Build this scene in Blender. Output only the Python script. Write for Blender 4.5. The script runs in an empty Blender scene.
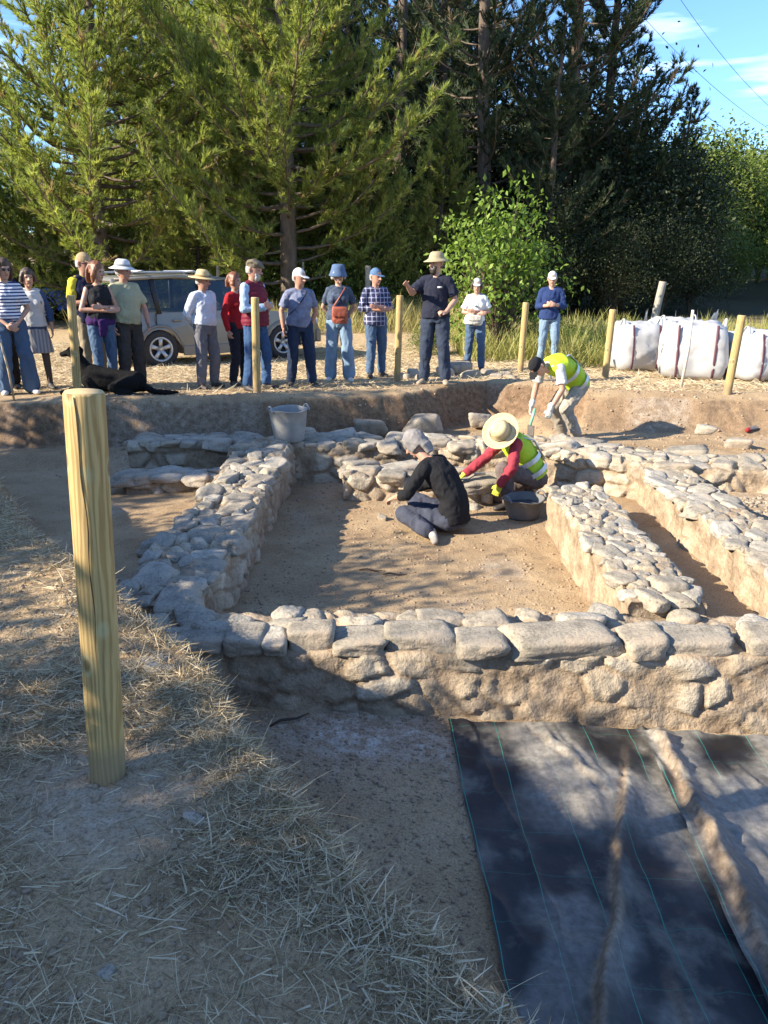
import bpy, bmesh, math, random
import numpy as np
from mathutils import Vector, Matrix, Quaternion
R = math.radians
random.seed(7); rng = np.random.default_rng(7)
S = bpy.context.scene
COL = S.collection
# ------------------------------------------------------------------ camera, sky, sun, exposure
TILT = 17.31; CZ = 1.6; F = 770.0
cam = bpy.data.objects.new("camera", bpy.data.cameras.new("camera")); COL.objects.link(cam)
cam.location = (0, 0, CZ); cam.rotation_euler = (R(90 - TILT), 0, 0)
cam.data.sensor_fit = 'VERTICAL'; cam.data.sensor_height = 24.0
cam.data.lens = 24.0 * F / 1024.0
cam.data.clip_start = 0.05; cam.data.clip_end = 2000
S.camera = cam
SUN_EL = R(29); SUN_AZ = Vector((-0.94, -0.34, 0)).normalized()
world = bpy.data.worlds.new("World"); S.world = world; world.use_nodes = True
wt = world.node_tree; wt.nodes.clear()
def wn(t, **k):
    n = wt.nodes.new(t)
    for a, b in k.items(): setattr(n, a, b)
    return n
sky = wn('ShaderNodeTexSky', sky_type='NISHITA', sun_disc=False, sun_elevation=SUN_EL,
         sun_rotation=math.atan2(SUN_AZ.x, SUN_AZ.y), altitude=300, air_density=1.0, dust_density=0.35, ozone_density=2.2)
bg = wn('ShaderNodeBackground'); bg.inputs['Strength'].default_value = 0.12
tc = wn('ShaderNodeTexCoord'); mp = wn('ShaderNodeMapping'); mp.inputs['Scale'].default_value = (3.0, 3.0, 26.0)
mp.inputs['Location'].default_value = (0.3, 0.0, 0.35)
nz = wn('ShaderNodeTexNoise'); nz.inputs['Scale'].default_value = 1.5; nz.inputs['Detail'].default_value = 6
rp = wn('ShaderNodeValToRGB'); rp.color_ramp.elements[0].position = 0.56; rp.color_ramp.elements[1].position = 0.78
rp.color_ramp.elements[1].color = (0.55, 0.55, 0.55, 1)
mixw = wn('ShaderNodeMix', data_type='RGBA'); mixw.inputs['B'].default_value = (9.0, 9.3, 9.8, 1)
L = wt.links.new
L(tc.outputs['Generated'], mp.inputs['Vector']); L(mp.outputs['Vector'], nz.inputs['Vector'])
L(nz.outputs['Fac'], rp.inputs['Fac']); L(rp.outputs['Color'], mixw.inputs['Factor'])
tintn = wn('ShaderNodeMix', data_type='RGBA', blend_type='MULTIPLY'); tintn.inputs['Factor'].default_value = 1.0; tintn.inputs['B'].default_value = (0.60, 0.79, 1.02, 1)
L(sky.outputs['Color'], tintn.inputs['A']); L(tintn.outputs['Result'], mixw.inputs['A']); L(mixw.outputs['Result'], bg.inputs['Color'])
wo = wn('ShaderNodeOutputWorld'); L(bg.outputs['Background'], wo.inputs['Surface'])
sd = bpy.data.lights.new("sun", 'SUN'); sd.energy = 5.0; sd.angle = R(0.53); sd.color = (1.0, 0.90, 0.74)
sun = bpy.data.objects.new("sun", sd); COL.objects.link(sun)
ldir = Vector((-SUN_AZ.x * math.cos(SUN_EL), -SUN_AZ.y * math.cos(SUN_EL), -math.sin(SUN_EL)))
sun.rotation_euler = ldir.to_track_quat('-Z', 'Y').to_euler(); sun.location = (-20, -5, 12)
S.view_settings.view_transform = 'Standard'; S.view_settings.look = 'None'
S.view_settings.exposure = 1.42; S.view_settings.gamma = 1.0
S.render.engine = 'CYCLES'
S.cycles.max_bounces = 6; S.cycles.transparent_max_bounces = 10; S.cycles.diffuse_bounces = 3
S.cycles.use_denoising = True

# ------------------------------------------------------------------ camera maths: pixel -> point at height z
ct, st = math.cos(R(TILT)), math.sin(R(TILT))
def P(px, py, z=0.0):
    a = R(TILT) + math.atan((py - 512) / F)
    d = (CZ - z) / math.tan(a)
    dep = d * ct + (CZ - z) * st
    return Vector(((px - 384) / F * dep, d, z))
def depth_of(p): return p[1] * ct + (CZ - p[2]) * st
def proj(p):
    dep = depth_of(p); v = (CZ - p[2]) * ct - p[1] * st
    return 384 + F * p[0] / dep, 512 + F * v / dep
def PY(px, py, y):                      # point on the ray at world distance y
    a = R(TILT) + math.atan((py - 512) / F)
    z = CZ - y * math.tan(a)
    dep = y * ct + (CZ - z) * st
    return Vector(((px - 384) / F * dep, y, z))

# ------------------------------------------------------------------ numpy helpers
def hash3(i, j, k, s):
    h = (i.astype(np.int64) * 374761393 + j.astype(np.int64) * 668265263 + k.astype(np.int64) * 2147483647 + s * 974711) & 0xFFFFFFFF
    h = ((h ^ (h >> 13)) * 1274126177) & 0xFFFFFFFF
    h = ((h ^ (h >> 16)) * 2246822519) & 0xFFFFFFFF
    return ((h ^ (h >> 15)) & 0xFFFFFF) / float(0xFFFFFF)
def vnoise(p, s=0):
    p = np.asarray(p, float); f = np.floor(p); t = p - f; t = t * t * (3 - 2 * t); i = f.astype(np.int64)
    r = 0
    for a in (0, 1):
        wa = t[:, 0] if a else 1 - t[:, 0]
        for b in (0, 1):
            wb = t[:, 1] if b else 1 - t[:, 1]
            for c in (0, 1):
                wc = t[:, 2] if c else 1 - t[:, 2]
                r = r + wa * wb * wc * hash3(i[:, 0] + a, i[:, 1] + b, i[:, 2] + c, s)
    return r * 2 - 1
def fbm(p, o=4, s=0):
    p = np.asarray(p, float); r = np.zeros(len(p)); a = 0.5
    for k in range(o):
        r += a * vnoise(p, s + k * 17); p = p * 2.03 + 3.7; a *= 0.5
    return r
def sstep(a, b, x):
    t = np.clip((x - a) / (b - a), 0, 1); return t * t * (3 - 2 * t)
def voro2(u, v, s=0, jit=0.85):
    iu, iv = np.floor(u), np.floor(v); f1 = np.full(u.shape, 9.0); f2 = f1.copy(); cid = np.zeros(u.shape)
    z = np.zeros(u.shape)
    for a in (-1, 0, 1):
        for b in (-1, 0, 1):
            ci, cj = iu + a, iv + b
            h1 = hash3(ci, cj, z, s + 1); h2 = hash3(ci, cj, z, s + 2)
            d = np.hypot(ci + 0.5 + (h1 - .5) * jit - u, cj + 0.5 + (h2 - .5) * jit - v)
            new = d < f1
            f2 = np.where(new, f1, np.minimum(f2, d)); cid = np.where(new, hash3(ci, cj, z, s + 3), cid); f1 = np.where(new, d, f1)
    return f1, f2, cid

# ------------------------------------------------------------------ object helpers
def tag(o, label=None, cat=None, group=None, kind=None):
    if label: o['label'] = label
    if cat: o['category'] = cat
    if group: o['group'] = group
    if kind: o['kind'] = kind
    return o
def npmesh(name, verts, faces, mat=None, parent=None, smooth=True, attrs=None, mats=None, fm=None):
    """faces: array (n,k) or list of lists"""
    me = bpy.data.meshes.new(name)
    verts = np.asarray(verts, np.float32)
    if isinstance(faces, np.ndarray):
        k = faces.shape[1]; n = len(faces)
        me.vertices.add(len(verts)); me.vertices.foreach_set('co', verts.ravel())
        me.loops.add(n * k); me.loops.foreach_set('vertex_index', faces.astype(np.int32).ravel())
        me.polygons.add(n); me.polygons.foreach_set('loop_start', np.arange(0, n * k, k, dtype=np.int32))
        me.polygons.foreach_set('loop_total', np.full(n, k, np.int32))
    else:
        me.from_pydata([tuple(v) for v in verts.tolist()], [], [tuple(f) for f in faces])
    me.update(calc_edges=True); me.validate()
    if smooth and len(me.polygons): me.polygons.foreach_set('use_smooth', np.ones(len(me.polygons), bool))
    for m in (mats or ([mat] if mat else [])): me.materials.append(m)
    if fm is not None and len(fm) == len(me.polygons): me.polygons.foreach_set('material_index', np.asarray(fm, np.int32))
    for an, av in (attrs or {}).items():
        av = np.asarray(av, np.float32)
        if av.ndim == 1:
            at = me.attributes.new(an, 'FLOAT', 'POINT'); at.data.foreach_set('value', av)
        else:
            at = me.attributes.new(an, 'FLOAT_VECTOR', 'POINT'); at.data.foreach_set('vector', av.ravel())
    o = bpy.data.objects.new(name, me); COL.objects.link(o)
    if parent: o.parent = parent
    return o
def bmobj(name, bm, mat=None, parent=None, smooth=False, bevel=0, seg=2):
    if bevel:
        bmesh.ops.bevel(bm, geom=list(bm.edges), offset=bevel, segments=seg, affect='EDGES', profile=0.6, clamp_overlap=True)
    bmesh.ops.recalc_face_normals(bm, faces=bm.faces)
    me = bpy.data.meshes.new(name); bm.to_mesh(me); bm.free()
    if smooth:
        me.polygons.foreach_set('use_smooth', np.ones(len(me.polygons), bool))
    if mat: me.materials.append(mat)
    o = bpy.data.objects.new(name, me); COL.objects.link(o)
    if parent: o.parent = parent
    return o
def empty(name, loc=(0, 0, 0), rz=0, label=None, cat=None, group=None):
    o = bpy.data.objects.new(name, None); COL.objects.link(o); o.location = loc; o.rotation_euler = (0, 0, rz)
    o.empty_display_size = 0.1
    return tag(o, label, cat, group)
def copy_tree(o, parent=None):
    c = o.copy(); COL.objects.link(c)
    if parent: c.parent = parent
    for ch in list(o.children): copy_tree(ch, c)
    return c
def box(bm, x0, x1, y0, y1, z0, z1, M=None):
    vs = [bm.verts.new((x, y, z)) for x in (x0, x1) for y in (y0, y1) for z in (z0, z1)]
    if M: 
        for v in vs: v.co = M @ v.co
    for f in ((0,1,3,2),(4,6,7,5),(0,4,5,1),(2,3,7,6),(0,2,6,4),(1,5,7,3)): bm.faces.new([vs[i] for i in f])
class Acc:                               # collects lofted tubes / lathes as raw arrays
    def __init__(s): s.v = []; s.f = []; s.n = 0
    def add(s, v, f):
        s.v.extend([tuple(q) for q in v]); s.f.extend([[i + s.n for i in q] for q in f]); s.n = len(s.v)
    def loft(s, pts, rad, side=None, n=10, caps=True):
        """pts list of Vector; rad list of r or (side_r, depth_r); side = preferred side vector"""
        pts = [Vector(p) for p in pts]; vs = []; fs = []
        m = len(pts)
        ref = Vector(side) if side is not None else None
        for i in range(m):
            t = (pts[min(i + 1, m - 1)] - pts[max(i - 1, 0)])
            t = t.normalized() if t.length > 1e-9 else Vector((0, 0, 1))
            if ref is None:
                ref = t.orthogonal()
            u = (ref - t * ref.dot(t)); u = u.normalized() if u.length > 1e-6 else t.orthogonal().normalized()
            if side is None: ref = u
            w = t.cross(u).normalized()
            r = rad[i]; ru, rw = (r, r) if not isinstance(r, (tuple, list)) else r
            for k in range(n):
                a = 2 * math.pi * k / n
                vs.append(pts[i] + u * (ru * math.cos(a)) + w * (rw * math.sin(a)))
        for i in range(m - 1):
            for k in range(n):
                k2 = (k + 1) % n
                fs.append([i * n + k, i * n + k2, (i + 1) * n + k2, (i + 1) * n + k])
        if caps:
            fs.append(list(range(n))[::-1]); fs.append([(m - 1) * n + k for k in range(n)])
        s.add(vs, fs); return s
    def cone(s, a, b, r1, r2, n=10, q=3):     # round cone (capsule)
        a, b = Vector(a), Vector(b); t = (b - a); ln = t.length
        t = t.normalized() if ln > 1e-6 else Vector((0, 0, 1))
        pts, rad = [], []
        for i in range(q + 1):
            th = math.pi / 2 * (1 - i / q); pts.append(a - t * (r1 * math.sin(th))); rad.append(max(r1 * math.cos(th), r1 * .05))
        for i in range(q + 1):
            th = math.pi / 2 * i / q; pts.append(b + t * (r2 * math.sin(th))); rad.append(max(r2 * math.cos(th), r2 * .05))
        return s.loft(pts, rad, n=n)
    def ell(s, c, rx, ry, rz, M=None, n=12, q=8):
        vs, fs = [], []
        c = Vector(c)
        for i in range(q + 1):
            th = math.pi * i / q; sr = max(math.sin(th), .02)
            for k in range(n):
                a = 2 * math.pi * k / n
                v = Vector((rx * sr * math.cos(a), ry * sr * math.sin(a), -rz * math.cos(th)))
                vs.append(c + ((M @ v) if M else v))
        for i in range(q):
            for k in range(n):
                k2 = (k + 1) % n; fs.append([i * n + k, i * n + k2, (i + 1) * n + k2, (i + 1) * n + k])
        fs.append(list(range(n))[::-1]); fs.append([q * n + k for k in range(n)])
        s.add(vs, fs); return s
    def lathe(s, prof, n=24, M=None, close=False):
        vs, fs = [], []
        for r, z in prof:
            for k in range(n):
                a = 2 * math.pi * k / n; v = Vector((r * math.cos(a), r * math.sin(a), z)); vs.append((M @ v) if M else v)
        m = len(prof)
        for i in range(m - 1 + (1 if close else 0)):
            i2 = (i + 1) % m
            for k in range(n):
                k2 = (k + 1) % n; fs.append([i * n + k, i * n + k2, i2 * n + k2, i2 * n + k])
        s.add(vs, fs); return s
    def obj(s, name, mat, parent=None, smooth=True, attrs=None):
        return npmesh(name, np.array([tuple(v) for v in s.v]), s.f, mat, parent, smooth, attrs)

# ------------------------------------------------------------------ materials
MATS = {}
def nodemat(name):
    m = bpy.data.materials.new(name); m.use_nodes = True
    nt = m.node_tree; b = nt.nodes['Principled BSDF']
    return m, nt, b
def rgba(c): return (c[0], c[1], c[2], 1)
def N(nt, t, **k):
    n = nt.nodes.new(t)
    for a, b in k.items():
        if a in n.inputs: n.inputs[a].default_value = b
        else: setattr(n, a, b)
    return n
def ramp(nt, src, stops):
    r = nt.nodes.new('ShaderNodeValToRGB'); e = r.color_ramp.elements
    while len(e) < len(stops): e.new(0.5)
    for i, (p, c) in enumerate(stops):
        e[i].position = p; e[i].color = rgba(c) if not np.isscalar(c) else (c, c, c, 1)
    nt.links.new(src, r.inputs['Fac']); return r.outputs['Color']
def mixc(nt, fac, a, b, mode='MIX'):
    m = nt.nodes.new('ShaderNodeMix'); m.data_type = 'RGBA'; m.blend_type = mode
    for key, v in (('Factor', fac), ('A', a), ('B', b)):
        if hasattr(v, 'is_output'): nt.links.new(v, m.inputs[key])
        elif key == 'Factor': m.inputs[key].default_value = v
        else: m.inputs[key].default_value = rgba(v)
    return m.outputs['Result']
def noise_out(nt, scale, detail=5, vec='Object', rough=0.6, dist=0.0, vscale=None):
    c = nt.nodes.new('ShaderNodeTexCoord'); n = nt.nodes.new('ShaderNodeTexNoise')
    n.inputs['Scale'].default_value = scale; n.inputs['Detail'].default_value = detail; n.inputs['Roughness'].default_value = rough
    n.inputs['Distortion'].default_value = dist
    src = c.outputs[vec]
    if vec == 'World':
        pass
    if vscale:
        mpn = nt.nodes.new('ShaderNodeMapping'); mpn.inputs['Scale'].default_value = vscale
        nt.links.new(src, mpn.inputs['Vector']); src = mpn.outputs['Vector']
    nt.links.new(src, n.inputs['Vector'])
    return n.outputs['Fac']
def bump(nt, b, src, strength=0.5, dist=0.02, prev=None):
    n = nt.nodes.new('ShaderNodeBump'); n.inputs['Strength'].default_value = strength; n.inputs['Distance'].default_value = dist
    nt.links.new(src, n.inputs['Height'])
    if prev: nt.links.new(prev, n.inputs['Normal'])
    nt.links.new(n.outputs['Normal'], b.inputs['Normal']); return n.outputs['Normal']
def attr(nt, name):
    a = nt.nodes.new('ShaderNodeAttribute'); a.attribute_name = name; return a
def simple(name, c, c2=None, scale=8, rough=0.7, bmp=0.0, bscale=60, bdist=0.01, metal=0.0, vscale=None, spec=None):
    if name in MATS: return MATS[name]
    m, nt, b = nodemat(name)
    b.inputs['Roughness'].default_value = rough; b.inputs['Metallic'].default_value = metal
    if spec is not None: b.inputs['Specular IOR Level'].default_value = spec
    c2 = c2 or tuple(x * 0.72 for x in c)
    f = noise_out(nt, scale, vscale=vscale)
    col = ramp(nt, f, [(0.3, c2), (0.7, c)])
    nt.links.new(col, b.inputs['Base Color'])
    if bmp: bump(nt, b, noise_out(nt, bscale, 4, vscale=vscale), bmp, bdist)
    MATS[name] = m; return m

def mat_stone(name, ca, cb, cc):
    m, nt, b = nodemat(name); b.inputs['Roughness'].default_value = 0.92; b.inputs['Specular IOR Level'].default_value = 0.2
    oi = nt.nodes.new('ShaderNodeObjectInfo')
    base = ramp(nt, oi.outputs['Random'], [(0.0, ca), (0.5, cb), (1.0, cc)])
    n1 = noise_out(nt, 6, 6, rough=0.7); n2 = noise_out(nt, 70, 3)
    d = ramp(nt, n1, [(0.30, 0.42), (0.5, 0.92), (0.72, 1.18)])
    col = mixc(nt, 1.0, base, d, 'MULTIPLY')
    sp = ramp(nt, n2, [(0.34, 0.55), (0.46, 1.0), (0.7, 1.1)])
    col = mixc(nt, 0.8, col, sp, 'MULTIPLY')
    vor = nt.nodes.new('ShaderNodeTexVoronoi'); vor.inputs['Scale'].default_value = 140
    c = nt.nodes.new('ShaderNodeTexCoord'); nt.links.new(c.outputs['Object'], vor.inputs['Vector'])
    spk = ramp(nt, vor.outputs['Distance'], [(0.12, 0.55), (0.3, 1.0)])
    col = mixc(nt, 0.45, col, spk, 'MULTIPLY')
    # soil stains of their own shape
    n3 = noise_out(nt, 3.2, 5, rough=0.65)
    st_ = ramp(nt, n3, [(0.48, 0.0), (0.62, 1.0)])
    col = mixc(nt, mixf(nt, st_, 0.5), col, (0.34, 0.255, 0.175))
    nt.links.new(col, b.inputs['Base Color'])
    nn = bump(nt, b, n1, 0.5, 0.03); bump(nt, b, n2, 0.55, 0.008, nn)
    MATS[name] = m; return m
def mixf(nt, src, k):
    mm = nt.nodes.new('ShaderNodeMath'); mm.operation = 'MULTIPLY'; nt.links.new(src, mm.inputs[0]); mm.inputs[1].default_value = k
    return mm.outputs[0]
M_STONE = mat_stone('granite', (0.36, 0.305, 0.23), (0.30, 0.268, 0.215), (0.42, 0.38, 0.315))
M_ROCK = mat_stone('field_stone', (0.30, 0.25, 0.19), (0.36, 0.31, 0.24), (0.42, 0.37, 0.30))

def mat_ground():
    m, nt, b = nodemat('excavated_soil'); b.inputs['Roughness'].default_value = 0.95; b.inputs['Specular IOR Level'].default_value = 0.15
    zone = attr(nt, 'zone'); bank = attr(nt, 'bank'); pale = attr(nt, 'pale')
    n1 = noise_out(nt, 1.3, 7, rough=0.68); n2 = noise_out(nt, 14, 6, rough=0.7); n3 = noise_out(nt, 85, 3)
    soil = ramp(nt, n1, [(0.3, (0.255, 0.168, 0.098)), (0.5, (0.365, 0.257, 0.148)), (0.72, (0.46, 0.342, 0.213))])
    straw = ramp(nt, n2, [(0.3, (0.26, 0.175, 0.095)), (0.5, (0.46, 0.335, 0.19)), (0.72, (0.62, 0.48, 0.30))])
    col = mixc(nt, zone.outputs['Fac'], soil, straw)
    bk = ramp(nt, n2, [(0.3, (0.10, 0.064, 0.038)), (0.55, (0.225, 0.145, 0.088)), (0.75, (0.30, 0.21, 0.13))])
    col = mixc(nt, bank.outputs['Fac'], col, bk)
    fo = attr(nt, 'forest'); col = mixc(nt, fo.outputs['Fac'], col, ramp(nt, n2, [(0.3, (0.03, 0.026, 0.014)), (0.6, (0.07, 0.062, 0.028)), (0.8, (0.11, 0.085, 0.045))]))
    pl = ramp(nt, n2, [(0.42, (0.30, 0.235, 0.17)), (0.60, (0.46, 0.42, 0.36)), (0.7, (0.62, 0.60, 0.55))])
    col = mixc(nt, pale.outputs['Fac'], col, pl)
    g = ramp(nt, n3, [(0.3, 0.52), (0.5, 1.0), (0.72, 1.25)]); col = mixc(nt, 0.85, col, g, 'MULTIPLY')
    n4 = noise_out(nt, 330, 2); col = mixc(nt, 0.7, col, ramp(nt, n4, [(0.32, 0.5), (0.5, 1.0), (0.7, 1.3)]), 'MULTIPLY')
    nt.links.new(col, b.inputs['Base Color'])
    nn = bump(nt, b, n2, 0.55, 0.03); bump(nt, b, n3, 0.7, 0.012, nn)
    return m
def mat_core():
    m, nt, b = nodemat('rubble_and_mortar'); b.inputs['Roughness'].default_value = 0.95; b.inputs['Specular IOR Level'].default_value = 0.15
    mo = attr(nt, 'mortar'); ce = attr(nt, 'cell')
    n1 = noise_out(nt, 5, 6, rough=0.7); n2 = noise_out(nt, 45, 4)
    stc = ramp(nt, ce.outputs['Fac'], [(0.0, (0.26, 0.20, 0.145)), (0.5, (0.38, 0.31, 0.22)), (1.0, (0.47, 0.41, 0.32))])
    moc = ramp(nt, n1, [(0.3, (0.235, 0.165, 0.105)), (0.55, (0.34, 0.255, 0.17)), (0.75, (0.43, 0.345, 0.25))])
    col = mixc(nt, mo.outputs['Fac'], stc, moc)
    d = ramp(nt, n1, [(0.28, 0.58), (0.52, 1.0), (0.8, 1.15)]); col = mixc(nt, 0.8, col, d, 'MULTIPLY')
    g = ramp(nt, n2, [(0.3, 0.6), (0.5, 1.0), (0.75, 1.15)]); col = mixc(nt, 0.7, col, g, 'MULTIPLY')
    nt.links.new(col, b.inputs['Base Color'])
    nn = bump(nt, b, n1, 0.5, 0.04); bump(nt, b, n2, 0.8, 0.012, nn)
    return m
M_GROUND = mat_ground(); M_CORE = mat_core()

def mat_wood(name, ca, cb, knots=True, green=0.0):
    m, nt, b = nodemat(name); b.inputs['Roughness'].default_value = 0.75; b.inputs['Specular IOR Level'].default_value = 0.25
    c = nt.nodes.new('ShaderNodeTexCoord'); mpn = nt.nodes.new('ShaderNodeMapping'); mpn.inputs['Scale'].default_value = (1, 1, 0.10)
    nt.links.new(c.outputs['Object'], mpn.inputs['Vector'])
    w = nt.nodes.new('ShaderNodeTexWave'); w.wave_type = 'BANDS'; w.bands_direction = 'X'
    w.inputs['Scale'].default_value = 22; w.inputs['Distortion'].default_value = 9; w.inputs['Detail'].default_value = 3; w.inputs['Detail Scale'].default_value = 1.2
    nt.links.new(mpn.outputs['Vector'], w.inputs['Vector'])
    col = ramp(nt, w.outputs['Fac'], [(0.15, cb), (0.75, ca)])
    fine = noise_out(nt, 60, 4, vscale=(1, 1, 0.05)); col = mixc(nt, 0.6, col, ramp(nt, fine, [(0.3, 0.62), (0.7, 1.12)]), 'MULTIPLY')
    big = noise_out(nt, 3.0, 3); col = mixc(nt, 0.6, col, ramp(nt, big, [(0.3, 0.75), (0.7, 1.1)]), 'MULTIPLY')
    if knots:
        vor = nt.nodes.new('ShaderNodeTexVoronoi'); vor.inputs['Scale'].default_value = 7.0
        m2 = nt.nodes.new('ShaderNodeMapping'); m2.inputs['Scale'].default_value = (1.3, 1.3, 0.8); m2.inputs['Location'].default_value = (.4, .2, .15)
        nt.links.new(c.outputs['Object'], m2.inputs['Vector']); nt.links.new(m2.outputs['Vector'], vor.inputs['Vector'])
        k = ramp(nt, vor.outputs['Distance'], [(0.08, 1.0), (0.15, 0.0)])
        col = mixc(nt, mixf(nt, k, 0.7), col, (0.16, 0.10, 0.045))
        if green:
            k2 = ramp(nt, vor.outputs['Distance'], [(0.12, 0.0), (0.18, 1.0), (0.26, 0.0)])
            col = mixc(nt, mixf(nt, k2, green), col, (0.42, 0.46, 0.28))
    sp = nt.nodes.new('ShaderNodeSeparateXYZ'); nt.links.new(c.outputs['Object'], sp.inputs[0])
    mr = nt.nodes.new('ShaderNodeMath'); mr.operation = 'MULTIPLY_ADD'; nt.links.new(big, mr.inputs[0]); mr.inputs[1].default_value = -.22; nt.links.new(sp.outputs['Z'], mr.inputs[2])
    dirt = ramp(nt, mr.outputs[0], [(0.0, 1.0), (0.06, 0.0)]); col = mixc(nt, mixf(nt, dirt, .65), col, (0.22, 0.16, 0.10))
    nt.links.new(col, b.inputs['Base Color']); bump(nt, b, fine, 0.35, 0.005)
    MATS[name] = m; return m
M_POST = mat_wood('treated_pine', (0.50, 0.36, 0.155), (0.36, 0.235, 0.09), True, 0.35)
M_POSTEND = simple('post_end_grain', (0.62, 0.46, 0.24), (0.45, 0.31, 0.14), 25, 0.85)
M_OLDWOOD = mat_wood('weathered_wood', (0.40, 0.36, 0.30), (0.24, 0.21, 0.17), False)
M_CRACK = simple('dark_crack', (0.035, 0.022, 0.012), None, 20, 0.9)

def mat_leaf(name, stops, trans=0.35, rough=0.6, tr=(1.15, 1.2, 0.7)):
    m = bpy.data.materials.new(name); m.use_nodes = True; nt = m.node_tree; nt.nodes.clear()
    a = attr(nt, 'tint'); col = ramp(nt, a.outputs['Fac'], stops)
    p = nt.nodes.new('ShaderNodeBsdfPrincipled'); p.inputs['Roughness'].default_value = rough; p.inputs['Specular IOR Level'].default_value = 0.3
    t = nt.nodes.new('ShaderNodeBsdfTranslucent'); mx = nt.nodes.new('ShaderNodeMixShader'); mx.inputs[0].default_value = trans
    nt.links.new(col, p.inputs['Base Color']); nt.links.new(mixc(nt, 1.0, col, tr, 'MULTIPLY'), t.inputs['Color'])
    nt.links.new(p.outputs[0], mx.inputs[1]); nt.links.new(t.outputs[0], mx.inputs[2])
    o = nt.nodes.new('ShaderNodeOutputMaterial'); nt.links.new(mx.outputs[0], o.inputs['Surface'])
    return m
M_PINE = mat_leaf('pine_needles', [(0.0, (0.11, 0.14, 0.035)), (0.45, (0.26, 0.31, 0.075)), (0.85, (0.42, 0.44, 0.12)), (1.0, (0.34, 0.25, 0.13))], 0.42)
M_PINE_SHADED = mat_leaf('shaded_pine_needles', [(0.0, (0.018, 0.032, 0.014)), (0.5, (0.035, 0.055, 0.022)), (0.9, (0.06, 0.08, 0.03)), (1.0, (0.13, 0.09, 0.05))], 0.15)  # needle colour darkened, painting in the shade on the right-hand pines
M_BROAD = mat_leaf('broad_leaves', [(0.0, (0.10, 0.17, 0.025)), (0.5, (0.17, 0.26, 0.04)), (1.0, (0.27, 0.34, 0.08))], 0.4)
M_WOODS = mat_leaf('woodland_leaves', [(0.0, (0.06, 0.10, 0.02)), (0.5, (0.12, 0.165, 0.03)), (1.0, (0.20, 0.22, 0.05))], 0.3)
M_LEAF_SHADED = mat_leaf('shaded_leaves', [(0.0, (0.012, 0.02, 0.008)), (0.5, (0.025, 0.036, 0.013)), (1.0, (0.05, 0.062, 0.02))], 0.15)  # leaf colour taken near black, shade painted into the low trees at right
M_GRASS = mat_leaf('tall_grass', [(0.0, (0.15, 0.18, 0.04)), (0.5, (0.34, 0.33, 0.10)), (1.0, (0.52, 0.42, 0.20))], 0.35)
M_STRAW = mat_leaf('dry_straw', [(0.0, (0.17, 0.115, 0.06)), (0.3, (0.36, 0.28, 0.16)), (0.75, (0.56, 0.46, 0.30)), (0.97, (0.62, 0.52, 0.37)), (1.0, (0.20, 0.20, 0.08))], 0.08, 0.8, (1, .95, .8))
M_BARK = simple('bark', (0.17, 0.125, 0.09), (0.07, 0.05, 0.036), 9, 0.95, 0.8, 18, 0.03, vscale=(1, 1, 0.25))
M_TWIG = simple('dead_twig', (0.26, 0.21, 0.165), (0.13, 0.10, 0.075), 9, 0.95)

# ------------------------------------------------------------------ terrain
PIT = np.array([(-6.5, 9.78), (-4.2, 9.74), (-2.2, 9.86), (-0.9, 10.0), (0.2, 10.45), (0.9, 11.2), (1.5, 11.55), (2.3, 11.25),
                (2.75, 10.45), (3.6, 10.15), (5.2, 9.9), (9.0, 9.5), (9.0, -0.6), (1.55, -0.6), (0.66, 0.62), (0.24, 1.30), (-0.32, 2.10),
                (-0.78, 2.88), (-1.30, 3.55), (-2.2, 4.6), (-3.1, 5.85), (-3.7, 6.8), (-4.6, 8.0), (-6.5, 8.6)])
def pit_dist(x, y):
    """signed distance (positive inside) and index of the nearest edge"""
    best = np.full(x.shape, 1e9); ins = np.zeros(x.shape, bool); idx = np.zeros(x.shape, int)
    n = len(PIT)
    for i in range(n):
        ax, ay = PIT[i]; bx, by = PIT[(i + 1) % n]
        dx, dy = bx - ax, by - ay
        t = np.clip(((x - ax) * dx + (y - ay) * dy) / (dx * dx + dy * dy), 0, 1)
        d = np.hypot(x - ax - t * dx, y - ay - t * dy)
        idx = np.where(d < best, i, idx); best = np.minimum(best, d)
        if ay != by:
            c = ((ay > y) != (by > y)) & (x < (bx - ax) * (y - ay) / (by - ay) + ax)
            ins ^= c
    return np.where(ins, best, -best), idx
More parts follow.
